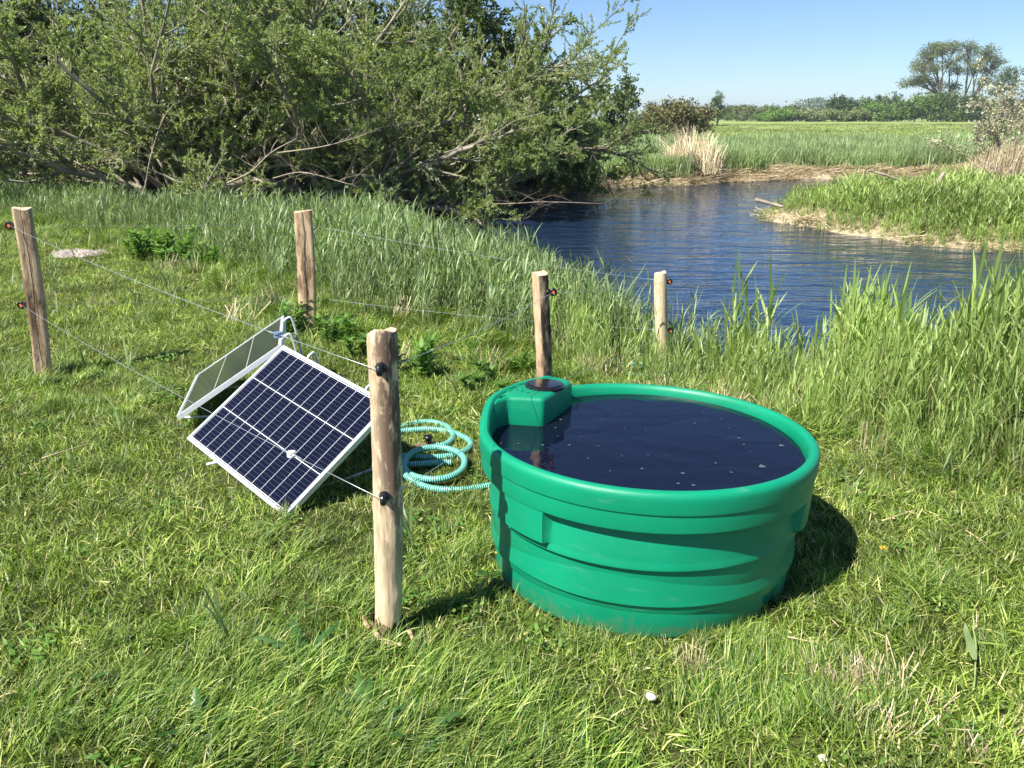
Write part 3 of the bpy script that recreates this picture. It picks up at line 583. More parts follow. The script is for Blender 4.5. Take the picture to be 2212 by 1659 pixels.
# low bare branches: dead wood under the willows, each limb a thing
def limb(name, pts, r, label, nsub=8, seed=0, mat=None, group='pale dead limbs under the willows'):
    r *= .45; P = smoothpath(pts, 4); T = len(P); V, F = tube_path(P, np.linspace(r, r * .4, T), 7); out = grow(seed, [(P[int(k)], (rng.normal(), rng.normal() * .6, rng.uniform(.0, 1.1)), rng.uniform(.35, .9), r * .3) for k in np.linspace(T * .3, T - 1, nsub)], [(4, .5, .7, .05, .2)])
    V, F = merge([(V, F)] + [tubes(p, q, 3) for p, q in out])
    return tag(link(name, mkmesh(name, V, F, smooth=True), mat or M_dead), label, 'branch', group)
gl = lambda x, y, z: (x, y, float(gz(x, y)) + z)
limb('fallen_branch', [at(-40, 425, .12), at(60, 412, .25), at(110, 402, .35), at(165, 404, .3), at(210, 420, .08)], .035, 'long pale fallen branch arching over the grass at the far left edge', 3, 1)
limb('willow_limb', [aty(430, 425, 16.6), aty(480, 400, 16.5), aty(540, 372, 16.4), aty(585, 330, 16.4), aty(640, 300, 16.5)], .05, 'thick pale limb slanting up to the right behind the plank post', 10, 2)
limb('willow_limb', [aty(280, 445, 15.6), aty(310, 412, 15.6), aty(325, 340, 15.7), aty(350, 262, 15.8), aty(375, 225, 16)], .035, 'slender pale forked limb rising from the reeds left of the plank post', 9, 3)
limb('willow_limb', [aty(600, 330, 16.3), aty(690, 318, 16), aty(760, 300, 16), aty(800, 285, 16)], .03, 'bare limb spreading level in the lower middle of the thicket', 14, 4)
limb('willow_limb', [aty(590, 385, 16.2), aty(650, 372, 16), aty(720, 388, 15.8), aty(760, 400, 15.7)], .028, 'bare drooping limb just above the reed tops, right of the plank post', 12, 5)
limb('willow_limb', [aty(960, 330, 17.5), aty(1050, 300, 17.6), aty(1110, 262, 17.6), aty(1170, 245, 17.6)], .024, 'long pale limb reaching right toward the open sky above the pond', 10, 6)
limb('willow_limb', [aty(1010, 440, 17.5), aty(1100, 440, 17.2), aty(1180, 436, 17.1), aty(1300, 440, 17.0)], .022, 'low bare limb trailing at the water surface under the willow', 14, 7)
limb('willow_limb', [aty(60, 375, 17.5), aty(150, 372, 17.2), aty(250, 350, 17), aty(330, 352, 17)], .03, 'tangled bare limb low in the dark hollow at the left', 12, 8)

def blobtree(name, base, height, width, label, mat, seed, trunk=.0, nface=2200, fs=.4, lobes=9, group=None, cat='tree', zsq=1., open_=0, tmat=None, spreadlow=0):
    """crown of leaf faces spread on many lobes, tapered trunk and limbs reaching into the lobes"""
    g = np.random.default_rng(seed); x0, y0 = base; z0 = float(gz(x0, y0)); root = empty(name, (x0, y0, z0), label, cat, group)
    lc = []; ct = trunk * height
    for k in range(lobes):
        a = g.uniform(0, 6.28); rr_ = math.sqrt(g.random()) * .36 * width; zz = ct + (height - ct) * g.uniform(.18, .80); sh = 1 - .45 * ((zz - ct) / (height - ct))
        if spreadlow: sh = 1 - .1 * ((zz - ct) / (height - ct))
        lc.append((math.cos(a) * rr_ * sh, math.sin(a) * rr_ * sh * .8, zz, width * g.uniform(.16, .27), (height - ct) * g.uniform(.16, .28)))
    lc = np.array(lc); tr = []
    P0 = np.array([[g.normal(0, .01 * height), 0, height * t * .62] for t in np.linspace(-.03, 1, 6)]); tr.append(tubes(P0[None], np.linspace(.028, .008, 6)[None] * height, 7))
    for l in lc:
        s = P0[int(g.integers(1, 4))]; e = l[:3]; m_ = (s + e) / 2 + g.normal(0, .03 * height, 3); pp = smoothpath([s, m_, e], 3); tr.append(tubes(pp[None], np.linspace(.011, .003, len(pp))[None] * height, 4))
    # sub-limbs radiating in the lobes
    q = np.repeat(lc, 7, axis=0); dd = g.normal(0, 1, (len(q), 3)); dd /= np.linalg.norm(dd, axis=1, keepdims=True); e = q[:, :3] + dd * np.c_[q[:, 3], q[:, 3], q[:, 4]] * .9
    PP = np.stack([q[:, :3] + (e - q[:, :3]) * t + g.normal(0, .01 * height, e.shape) * (t > 0) for t in (0, .35, .7, 1)], 1); tr.append(tubes(PP, np.broadcast_to(np.array([.0045, .0035, .002, .001]) * height, (len(q), 4)), 3))
    V, F = merge(tr); link('trunk', mkmesh('trunk', V, F, smooth=True), tmat or M_trunk, root)
    N = nface; i = g.integers(0, lobes, N); d = g.normal(0, 1, (N, 3)); d /= np.linalg.norm(d, axis=1, keepdims=True)
    rad = (g.random(N) ** (.35 if not open_ else .6))
    # clumps: pull faces towards clump centres
    nc = lobes * 22; ci_ = g.integers(0, lobes, nc); cd_ = g.normal(0, 1, (nc, 3)); cd_ /= np.linalg.norm(cd_, axis=1, keepdims=True)
    cc = lc[ci_, :3] + cd_ * (g.random(nc) ** .4)[:, None] * np.c_[lc[ci_, 3], lc[ci_, 3], lc[ci_, 4]]
    j = g.integers(0, nc, N); c = cc[j] + g.normal(0, 1, (N, 3)) * width * .028
    k = c[:, 2] > .02 * height; c = c[k]; j = j[k]; N = len(c)
    dr = g.normal(0, 1, (N, 3)); dr /= np.linalg.norm(dr, axis=1, keepdims=True); s = np.cross(dr, g.normal(0, 1, (N, 3))); s /= np.linalg.norm(s, axis=1, keepdims=True)
    L = (fs * g.uniform(.5, 1.3, N))[:, None]
    V = np.stack([c - dr * L * .5, c + s * L * .3, c + dr * L * .5, c - s * L * .3], 1).reshape(-1, 3)
    tint = np.repeat(np.clip(g.random(N) * .5 + (g.random(nc) * .5)[j], 0, 1), 4)
    link('crown', mkmesh('crown', V, np.arange(N * 4).reshape(-1, 4), {'tint': tint}), mat, root); return root
def bx(px_, Y): return float(ray(px_, 262)[0] / ray(px_, 262)[1] * Y)
def topz(px_, py_, Y): r = ray(px_, py_); return CAMH + float(r[2] / r[1] * Y)
def treepx(px_, top, wpx, Y, name, label, mat, seed, **k):
    h = topz(px_, top, Y) * 1.06 + .2; wd = wpx * 1024 / 2212 / FPX * Y * 1.18
    return blobtree(name, (bx(px_, Y), Y), h * 1.03, wd, label, M_t[mat], seed, fs=k.pop('fs', Y * .0022), **k)
# mid-distance bushes
treepx(1345, 172, 100, 42, 'dark_bush', 'dark green bush standing just right of the willow thicket against the sky', 'dark', 21, nface=5200, lobes=12, fs=.14, cat='bush')
treepx(1452, 228, 165, 62, 'brown_bush', 'wide rounded brownish bush beyond the reed field, left of the lone tree', 'brown', 22, nface=17000, lobes=20, fs=.20, cat='bush', spreadlow=1)
treepx(1395, 240, 60, 60, 'brown_bush', 'small brownish bush half hidden between the dark bush and the wide brown one', 'brown', 23, nface=2500, lobes=8, fs=.17, cat='bush')
treepx(1550, 203, 56, 150, 'lone_tree', 'lone small grey green tree left of the tree line', 'bluish', 24, nface=2600, lobes=9, trunk=.15, fs=.28)
# big poplar-like tree: crown of umbrella lobes on spreading limbs
def bigtree():
    Y = 290.; x0 = bx(2060, Y); root = empty('spreading_tree', (x0, Y, 0), 'very tall wide crowned tree rising far above the tree line at the right', 'tree'); g = np.random.default_rng(31)
    def wp(px_, py_, dy=0): return np.array([float(ray(px_, py_)[0] / ray(px_, py_)[1] * Y) - x0, dy, topz(px_, py_, Y)])
    tips = [(1985, 170), (1978, 150), (2000, 125), (2015, 150), (2030, 105), (2050, 100), (2045, 135), (2075, 98), (2095, 120), (2100, 100), (2125, 110), (2145, 120), (2150, 148), (2120, 150), (2130, 175), (2070, 150), (2000, 175), (1972, 178), (2020, 180), (2060, 185), (2135, 198), (2010, 112), (1990, 138), (2155, 132), (2085, 140)]
    tr = []; b0 = wp(2055, 262); cl = []
    forks = [wp(2030, 205, -1), wp(2055, 200, 1), wp(2085, 205, 0), wp(2105, 215, 1)]
    for fk in forks: tr.append(tubes(smoothpath([b0, (b0 + fk) / 2 + g.normal(0, .4, 3), fk], 4)[None], np.linspace(.75, .35, 9)[None], 7))
    for t in tips:
        e = wp(*t, g.normal(0, 3)); fk = min(forks, key=lambda f: abs(f[0] - e[0]) + 2); m_ = (fk + e) / 2 + np.array([0, 0, -.8]) + g.normal(0, .4, 3)
        tr.append(tubes(smoothpath([fk, m_, e], 4)[None], np.linspace(.3, .08, 9)[None], 5))
        for _ in range(22):
            d = g.normal(0, 1, 3); d /= np.linalg.norm(d); q = e + d * np.array([3.4, 3.4, 2.0]) * g.random() ** .45; cl.append(q)
            tr.append(tubes(np.stack([m_ * .35 + e * .65, (m_ + q) / 2 * .4 + q * .6 * 1.0 + 0, q])[None] if False else np.stack([e * .6 + m_ * .4, (e + q) / 2, q])[None], np.array([[.09, .06, .03]]), 3))
    for _ in range(150):  # dense understorey of the crown
        cl.append(wp(g.uniform(2010, 2110), g.uniform(200, 255), g.normal(0, 3)))
    V, F = merge(tr); link('trunk', mkmesh('trunk', V, F, smooth=True), M_trunk, root)
    cl = np.array(cl); N = 24000; j = g.integers(0, len(cl), N); c = cl[j] + g.normal(0, 1, (N, 3)) * np.array([.75, .75, .5])
    dr = g.normal(0, 1, (N, 3)); dr /= np.linalg.norm(dr, axis=1, keepdims=True); s = np.cross(dr, g.normal(0, 1, (N, 3))); s /= np.linalg.norm(s, axis=1, keepdims=True); L = g.uniform(.25, .62, N)[:, None]
    V = np.stack([c - dr * L * .5, c + s * L * .32, c + dr * L * .5, c - s * L * .32], 1).reshape(-1, 3); tint = np.repeat(np.clip(g.random(N) * .5 + (g.random(len(cl)) * .5)[j], 0, 1), 4)
    link('crown', mkmesh('crown', V, np.arange(N * 4).reshape(-1, 4), {'tint': tint}), M_t['olive'], root)
bigtree()
LINE = [  # x, top, width, distance, material, label
    (1590, 234, 60, 300, 'mid', 'low rounded bush at the left end of the tree line, beside the lone tree'), (1622, 231, 62, 290, 'olive', 'second rounded bush from the left end of the tree line'),
    (1655, 233, 55, 300, 'mid', 'third rounded bush from the left end of the tree line'), (1690, 233, 62, 310, 'mid', 'low olive bush left of the far bluish wood'),
    (1665, 240, 60, 270, 'fresh', 'fresh green low shrub in front of the left part of the tree line'), (1725, 238, 60, 275, 'pale', 'pale wide shrub below the far bluish wood'), (1765, 239, 62, 270, 'pale', 'pale willow like shrub right of the first pale one'),
    (1812, 207, 46, 290, 'dark', 'dark taller tree beginning the right part of the tree line'), (1845, 214, 44, 300, 'dark', 'dark tree next right of the taller dark one'), (1878, 210, 46, 300, 'mid', 'mid green tree left of the small conifer top'),
    (1910, 213, 44, 310, 'dark', 'dark rounded tree beside the conifer top'), (1945, 208, 46, 310, 'bluish', 'grey green tree left of the tall spreading tree'), (1800, 238, 50, 275, 'olive', 'short olive bush below the taller dark tree'),
    (1838, 236, 50, 270, 'pale', 'pale short bush in front of the dark trees'), (1905, 228, 60, 270, 'fresh', 'fresh green sloping bush at the meadow edge'), (1940, 222, 62, 265, 'mid', 'mid green sloping bush stepping up to the tall tree'),
    (1975, 214, 66, 262, 'fresh', 'green bush against the foot of the tall spreading tree, left side'), (2015, 205, 70, 258, 'mid', 'large domed tree under the left half of the tall spreading tree'), (2060, 208, 66, 262, 'dark', 'dark domed tree directly under the tall spreading tree'),
    (2100, 222, 60, 270, 'mid', 'rounded tree under the right half of the tall spreading tree'), (2140, 214, 60, 275, 'olive', 'olive rounded tree right of the tall spreading tree'), (2185, 212, 70, 270, 'brown', 'brownish bush at the right end of the tree line'), (2235, 205, 80, 270, 'olive', 'olive tree leaving the frame at the right end of the tree line')]
for k, (x_, t_, w_, Y_, m_, lb) in enumerate(LINE):
    treepx(x_, t_, w_ * 1.35, Y_, 'edge_tree', lb, m_, 40 + k, nface=3400, lobes=15, fs=.72, group='trees and bushes of the far tree line', spreadlow=1)
treepx(1925, 203, 12, 330, 'conifer', 'tiny dark pointed conifer top above the tree line', 'dark', 70, nface=500, lobes=5, fs=.5)
treepx(2165, 146, 70, 200, 'slender_tree', 'thin foliaged tree at the right edge, right of the tall spreading tree', 'bluish', 71, nface=2200, lobes=9, trunk=.25, fs=.42, open_=1)
g_ = np.random.default_rng(80); N = 5000; yy = 700.; xc = g_.uniform(bx(1560, yy), bx(2000, yy), N); hh = 7.5 + 2.2 * np.sin(xc * .05) + 9 * np.exp(-((xc - bx(1752, yy)) / 17) ** 2)
c = np.c_[xc, yy + g_.normal(0, 14, N), hh * g_.random(N) ** .6]; dr = g_.normal(0, 1, (N, 3)); dr /= np.linalg.norm(dr, axis=1, keepdims=True); s = np.cross(dr, g_.normal(0, 1, (N, 3))); s /= np.linalg.norm(s, axis=1, keepdims=True); L = 2.2
V = np.stack([c - dr * L * .5, c + s * L * .35, c + dr * L * .5, c - s * L * .35], 1).reshape(-1, 3)
tag(link('far_wood', mkmesh('far_wood', V, np.arange(N * 4).reshape(-1, 4), {'tint': np.repeat(g_.random(N), 4)}), M_t['bluish']), 'far off grey blue wood showing over the tree line', 'wood', kind='stuff')

# dead reed clumps and bare shrubs on the far bank
def deadclump(px0, px1, Y, h, n, label, seed, lean=0.):
    g = np.random.default_rng(seed); x0, x1 = bx(px0, Y), bx(px1, Y); cx = (x0 + x1) / 2; P = np.c_[g.uniform(x0, x1, n) - cx, g.normal(0, .35, n), np.zeros(n)]
    hgt = h * (1 - .5 * np.abs(P[:, 0] / ((x1 - x0) / 2)) ** 1.6) * g.uniform(.5, 1.1, n)
    V, F, t, _ = ribbons(P, g.uniform(0, 6.3, n) * .35 + lean, np.abs(g.normal(.1, .42, n)), g.uniform(-.2, 1.0, n), hgt, g.uniform(.010, .022, n), 5, shape='flat')
    z = float(gz(cx, Y)); return tag(link('dead_reed_clump', mkmesh('dead_reed_clump', V, F, {'tint': t}), M_straw, loc=(cx, Y, z)), label, 'dead reeds')
deadclump(1440, 1560, 29.6, 1.6, 520, 'beige dead reed clump standing at the water edge left of the straw strip', 1, .4)
deadclump(2100, 2290, 31.8, 1.75, 1500, 'tall beige dead reed stand at the right edge beyond the tongue of land', 2)
def bareshrub(px_, Y, h, label, seed, leaf=None, n=9, cat='shrub'):
    x0 = bx(px_, Y); z = float(gz(x0, Y)); g = np.random.default_rng(seed); root = empty('bare_shrub', (x0, Y, z), label, cat)
    out = grow(seed, [((g.normal(0, .15), g.normal(0, .15), 0), (g.normal(0, .5), g.normal(0, .4), 1), h * g.uniform(.7, 1.1), .03) for _ in range(n)], [(9, .42, .7, .08, .2), (7, .45, .7, .05, .15)], wob=.16)
    V, F = merge([tubes(p, q, 3) for p, q in out]); link('branches', mkmesh('branches', V, F), M_dead, root)
    if leaf:
        V, F, t = leaves_on(out[-1][0], leaf, .11, .06, seed); link('foliage', mkmesh('foliage', V, F, {'tint': t}), M_t['bud'], root)
bareshrub(1505, 44, 1.9, 'pale nearly leafless shrub in front of the wide brown bush', 5)
bareshrub(2180, 33, 3.1, 'greyish thinly leaved shrub rising out of the dead reed stand at the right edge', 6, leaf=5, n=14)
bareshrub(1520, 29.2, 1.0, 'low tangle of dark bare twigs beside the beige dead reed clump', 7, n=7)
def stick(name, pts, r, label, seed=0, cat='stick', group=None):
    V, F = tube_path(smoothpath(pts, 5), np.linspace(r, r * .6, (len(pts) - 1) * 5 + 1), 7); return tag(link(name, mkmesh(name, V, F, smooth=True), M_dead), label, cat, group)
stick('driftwood_pole', [aty(1631, 431, 17.9), aty(1665, 440, 17.8), aty(1692, 447, 17.7)], .045, 'pale grey pole sticking out over the water from the tongue of land')
stick('broken_stump', [aty(2024, 402, 17), aty(2030, 388, 17), aty(2040, 372, 17)], .06, 'short broken grey stump slanting out of the green reeds on the tongue of land')
stick('bent_stalk', [aty(1890, 372, 18), aty(1930, 384, 18), aty(1955, 398, 18), aty(1962, 420, 18)], .025, 'bent dry stalk arching over the reeds left of the broken stump')
stick('old_stake', [aty(1427, 312, 40), aty(1427, 288, 40)], .09, 'small dark stake standing in the far reed field below the brown bush')

# ------------------------------------------------------------------ fence
M_near = woodmat('peeled_post', (.46, .33, .19), (.76, .60, .40), (.15, .10, .07), bark=.34, bark_scale=30, seed=1, side=((-.045, .045), (.0, .70)))
M_plank = woodmat('sawn_post', (.40, .27, .15), (.64, .47, .30), (.20, .12, .07), bark=.02, bark_scale=6, seed=2)
M_darkp = woodmat('barky_post', (.36, .23, .13), (.55, .40, .25), (.055, .040, .028), bark=.25, bark_scale=8, seed=3)
M_bark = plain('old_bark', (.085, .062, .045), .9, noise=.5, nscale=40, bump=.8)
M_endg = plain('post_end_grain', (.60, .44, .29), .8, noise=.25, nscale=60, bump=.3)
M_black = plain('black_plastic', (.010, .010, .011), .28)
M_orange = plain('orange_plastic', (.75, .14, .03), .4)
M_wire = plain('galvanised_wire', (.50, .53, .55), .4, metal=.6)
def insulator(parent, loc, aim, size=.030):
    """screw-in ring insulator: shank into the wood, black ring head, orange core. loc = wire point (parent space), aim = unit vector pointing back into the post"""
    aim = Vector(aim).normalized(); q = aim.to_track_quat('Z', 'Y').to_matrix().to_4x4()
    bm = bmesh.new(); M = Matrix.Translation(loc) @ q
    # ring stands in the plane that contains aim and up
    n1_, n2_ = 20, 10; rr_, tr_ = size * .36, size * .19; vs = []
    for i in range(n1_):
        a = i * 2 * math.pi / n1_
        for j in range(n2_):
            b_ = j * 2 * math.pi / n2_; r_ = rr_ + tr_ * math.cos(b_); vs.append(bm.verts.new(M @ Vector((tr_ * 1.3 * math.sin(b_), r_ * math.cos(a), r_ * math.sin(a)))))
    for i in range(n1_):
        for j in range(n2_): bm.faces.new([vs[i * n2_ + j], vs[((i + 1) % n1_) * n2_ + j], vs[((i + 1) % n1_) * n2_ + (j + 1) % n2_], vs[i * n2_ + (j + 1) % n2_]])
    for z0_, z1_, ra, rb in ((size * .40, size * .75, size * .34, size * .50), (size * .75, size * .95, size * .5, size * .42), (size * .95, size * 1.35, size * .18, size * .16)):
        bmesh.ops.create_cone(bm, cap_ends=True, segments=16, radius1=ra, radius2=rb, depth=z1_ - z0_, matrix=M @ Matrix.Translation((0, 0, (z0_ + z1_) / 2)))
    o = bmlink('insulator', bm, M_black, parent, smooth=False)
    bm = bmesh.new(); bmesh.ops.create_cone(bm, cap_ends=True, segments=16, radius1=size * .19, radius2=size * .19, depth=size * .36, matrix=M @ Matrix.Rotation(math.pi / 2, 4, 'Y'))
    bmlink('insert', bm, M_orange, o)
    return o
def roundpost(name, base, top, r, mat, label, seed, rings=40, sides=28, waves=1., knots=(), bark_foot=0):
    g = np.random.default_rng(seed); base = np.array(base, float); top = np.array(top, float); root = empty(name, base, label, 'fence post', 'wooden posts of the wire fence')
    ax = top - base; ph = g.uniform(0, 6, 8); V = []
    for i, t in enumerate(np.linspace(-.12, 1, rings)):
        c = ax * t + np.array([math.sin(3.1 * t + ph[0]), math.cos(2.6 * t + ph[1]), 0]) * .006 * waves
        for k in range(sides):
            a = k * 2 * math.pi / sides
            rr_ = r * (1 + .045 * waves * math.sin(5 * t + a + ph[2]) + .03 * waves * math.sin(2 * a + 9 * t + ph[3]) + .012 * math.sin(7 * a + ph[4] + 3 * t) + .008 * g.normal())
            for kt, ka, ks in knots: rr_ += ks * math.exp(-((t - kt) / .025) ** 2 - ((a - ka + math.pi) % (2 * math.pi) - math.pi) ** 2 / .12)
            if t > .985: rr_ *= .93
            V.append(c + np.array([rr_ * math.cos(a), rr_ * math.sin(a), (.012 * math.sin(a * 1 + ph[5]) + .006 * math.sin(3 * a)) if t > .97 else 0]))
    k, s = np.meshgrid(np.arange(rings - 1), np.arange(sides), indexing='ij'); s2 = (s + 1) % sides
    F = [np.stack([k * sides + s, k * sides + s2, (k + 1) * sides + s2, (k + 1) * sides + s], -1).reshape(-1, 4)]
    tim = link('timber', mkmesh('timber', np.array(V), F, smooth=True), mat, root)
    topv = np.array(V[-sides:]); inn = (topv - topv.mean(0)) * .6 + topv.mean(0) + np.array([0, 0, .006]) + np.c_[np.zeros((sides, 2)), g.normal(0, .0015, sides)]
    c0 = topv.mean(0) + np.array([0, 0, .004]); V2 = np.vstack([topv, inn, c0[None]]); i = np.arange(sides); j = (i + 1) % sides
    F2 = [np.stack([i, j, j + sides, i + sides], -1), np.stack([i + sides, j + sides, np.full(sides, 2 * sides)], -1)]
    link('end_grain', mkmesh('end_grain', V2, F2), M_endg, root)
    return root
def splitpost(name, base, top, w_, t_, yaw, mat, label, seed, crack=True, dark_side=None, notch=0):
    """sawn or split post: rounded-rectangular section with a rough back, slight bow, drying crack"""
    g = np.random.default_rng(seed); base = np.array(base, float); top = np.array(top, float); root = empty(name, base, label, 'fence post', 'wooden posts of the wire fence')
    ax = top - base; rings = 34; prof = []
    m_ = 7
    for k in range(m_): prof.append((-.5 + k / (m_ - 1), -.5))
    for k in range(1, 5): prof.append((.5, -.5 + k / 5))
    for k in range(m_): prof.append((.5 - k / (m_ - 1), .5 + .18 * math.sin(math.pi * k / (m_ - 1))))
    for k in range(1, 5): prof.append((-.5, .5 - k / 5))
    prof = np.array(prof); n = len(prof); cy, sy = math.cos(yaw), math.sin(yaw); V = []
    off = g.normal(0, .0022, n)
    for t in np.linspace(-.12, 1, rings):
        p = prof.copy() * np.array([w_, t_]) * (1 + .02 * math.sin(4 * t + seed)); p = p * (1 - .06 * (np.hypot(*(prof).T) > .68))[:, None]
        p[:, 1] += off + g.normal(0, .0010, n); p[:, 0] += g.normal(0, .0012, n)
        bow = .012 * math.sin(math.pi * t); x_ = p[:, 0] * cy - p[:, 1] * sy; y_ = p[:, 0] * sy + p[:, 1] * cy
        zc = np.where(t > .99, .008 * np.sin(prof[:, 0] * 5 + seed), 0)
        V.append(np.c_[x_ + ax[0] * t + bow * cy, y_ + ax[1] * t + bow * sy, ax[2] * t + zc])
    V = np.concatenate(V); k, s = np.meshgrid(np.arange(rings - 1), np.arange(n), indexing='ij'); s2 = (s + 1) % n
    F = np.stack([k * n + s, k * n + s2, (k + 1) * n + s2, (k + 1) * n + s], -1).reshape(-1, 4)
    me = mkmesh('timber', V, F); tim = link('timber', me, [mat] + ([dark_side[0]] if dark_side else []), root)
    if dark_side:
        mi = np.zeros(len(F), np.int32); sk_ = (np.arange(len(F)) % n); mi[np.isin(sk_, dark_side[1])] = 1; me.polygons.foreach_set('material_index', mi)
    tv = V[-n:]; c0 = tv.mean(0) + np.array([0, 0, .003]); i = np.arange(n); link('end_grain', mkmesh('end_grain', np.vstack([tv, c0[None]]), np.stack([i, (i + 1) % n, np.full(n, n)], -1)), M_endg, root)
    if crack:
        cp = []; L_ = 26
        for q in range(L_):
            t = 1 - .93 * q / (L_ - 1); ww = .003 * math.sin(math.pi * (q + .6) / L_) ** .5 + .0008; xo = -.02 * w_ + .005 * math.sin(q * .4 + seed) + .0025 * g.normal(); yo = -.5 * t_ * (1 - .0) - .0045; bow = .012 * math.sin(math.pi * t)
            for sgn in (-1, 1):
                x0_ = xo + sgn * ww; cp.append([x0_ * cy - yo * sy + ax[0] * t + bow * cy, x0_ * sy + yo * cy + ax[1] * t + bow * sy, ax[2] * t])
        q = np.arange(L_ - 1) * 2; link('crack', mkmesh('crack', np.array(cp), np.stack([q, q + 1, q + 3, q + 2], -1)), M_bark, root)
    return root
# posts
near = roundpost('fence_post', (-.427, 2.45, 0), (-.392, 2.45, 1.075), .047, M_near, 'round peeled post with dark bark streaks standing nearest the camera, left of the trough', 3, rings=70, sides=40, knots=((.16, -.5, .007), (.45, 2.9, .006), (.55, -2.6, -.004)))
p1b = np.array(at(95, 818)); p1t = aty(47, 450, p1b[1] + .0)
left = splitpost('fence_post', p1b, p1t, .105, .10, R(24), M_plank, 'split square post at the far left edge, bright edge toward the sun', 4, crack=True)
p2b = np.array(at(664, 720)); p2t = aty(654, 456, p2b[1])
plank = splitpost('fence_post', p2b, p2t, .135, .06, R(4), M_plank, 'wide flat plank like post with a long drying crack, behind the solar panels', 6)
p3y = 3.82; p3t = aty(1165, 590, p3y); p3b = np.array([aty(1183, 850, p3y)[0], p3y, float(gz(p3t[0], p3y))])
split = splitpost('fence_post', p3b, p3t, .058, .055, R(-56), M_plank, 'thin split post with black barky face right behind the trough float box', 9, crack=False, dark_side=(M_darkp, [6, 7, 8, 9, 10]))
p4y = 6.4; p4t = aty(1428, 590, p4y); p4b = np.array([aty(1432, 800, p4y)[0], p4y, float(gz(p4t[0], p4y))])
pondp = roundpost('fence_post', p4b, p4t, .049, M_near, 'slim round post at the pond edge with a teal hose loop round its foot', 12, rings=30, sides=20, knots=((.62, 4.2, .008), (.55, 4.6, .008)))
INS = {}
def put_ins(post, key, px_, py_, Y, aim, size):
    w_ = aty(px_, py_, Y); INS[key] = w_; insulator(post, tuple(w_ - np.array(post.location)), aim, size)
put_ins(near, 'n1', 820, 800, 2.362, (0, 1, 0), .036); put_ins(near, 'n2', 828, 1080, 2.362, (0, 1, 0), .036)
put_ins(left, 'l1', 20, 487, p1b[1], (1, 0, 0), .05); put_ins(left, 'l2', 46, 659, p1b[1], (1, 0, 0), .05)
put_ins(plank, 'p1', 655, 483, p2b[1] + .08, (0, -1, 0), .045); put_ins(plank, 'p2', 664, 641, p2b[1] + .08, (0, -1, 0), .045)
put_ins(split, 's1', 1195, 631, p3y, (-1, 0, 0), .036); put_ins(split, 's2', 1200, 826, p3y, (-1, 0, 0), .036)
put_ins(pondp, 'd1', 1446, 608, p4y, (-1, 0, 0), .045); put_ins(pondp, 'd2', 1448, 714, p4y, (-1, 0, 0), .045)
def sagline(a, b, n=14, sag=.02):
    t = np.linspace(0, 1, n); P = np.outer(1 - t, a) + np.outer(t, b); P[:, 2] -= 4 * sag * t * (1 - t); return P
M_blue = plain('blue_grey_plastic', (.16, .22, .34), .35); M_white = plain('white_plastic', (.72, .74, .74), .4)
def wire(name, keys, sags, label, r=.0011):
    P = np.concatenate([sagline(INS[a], INS[b], sag=s)[(1 if i else 0):] for i, (a, b, s) in enumerate(zip(keys[:-1], keys[1:], sags))])
    V, F = tube_path(P, r, 6); return tag(link(name, mkmesh(name, V, F, smooth=True), M_wire), label, 'wire', 'galvanised wires strung round the fence posts')
w1 = wire('fence_wire', ['n1', 'l1', 'p1', 'd1', 's1', 'n1'], [.03, .01, .03, .015, .02], 'upper galvanised fence wire joining all posts near their tops')
w2 = wire('fence_wire', ['n2', 'l2', 'p2', 'd2', 's2', 'n2'], [.03, .01, .03, .02, .02], 'lower galvanised fence wire passing in front of the solar panels')
def strainer(parent, a, b, t, sag, mat):
    P = sagline(INS[a], INS[b], 101, sag); i = int(t * 100); c = P[i]; d = Vector(P[i + 1] - P[i - 1]).normalized(); q = d.to_track_quat('X', 'Z').to_matrix().to_4x4(); M = Matrix.Translation(c) @ q
    bm = bmesh.new()
    bmesh.ops.create_cone(bm, cap_ends=True, segments=18, radius1=.016, radius2=.016, depth=.006, matrix=M @ Matrix.Translation((0, 0, .006)))
    bmesh.ops.create_cone(bm, cap_ends=True, segments=18, radius1=.016, radius2=.016, depth=.006, matrix=M @ Matrix.Translation((0, 0, -.006)))
    bmesh.ops.create_cone(bm, cap_ends=True, segments=12, radius1=.009, radius2=.009, depth=.012, matrix=M)
    add_box(bm, (0, 0, 0), (.045, .007, .004), M @ Matrix.Translation((0, 0, 0)))
    bmlink('wire_strainer', bm, mat, parent)
    k = 40; tt = np.linspace(-1, 1, k); 
    for sg in (-1, 1):
        hx = np.stack([sg * (.028 + .02 * (tt + 1)), .0028 * np.cos(tt * 18), .0028 * np.sin(tt * 18)], -1); hx = np.array([list(M @ Vector(p_)) for p_ in hx]); V, F = tube_path(hx, .0012, 5); link('wire_twist', mkmesh('wire_twist', V, F), M_wire, parent)
def find_t(a, b, px_):
    P = sagline(INS[a], INS[b], 101, .03); u = P[:, 0] / (P[:, 1] * math.cos(PITCH) - (P[:, 2] - CAMH) * math.sin(PITCH)) * FPX + 512; return float(np.argmin(np.abs(u - px_ * 1024 / 2212)) / 100)
strainer(w1, 'n1', 'l1', find_t('n1', 'l1', 605), .03, M_blue); strainer(w2, 'n2', 'l2', find_t('n2', 'l2', 632), .03, M_white)

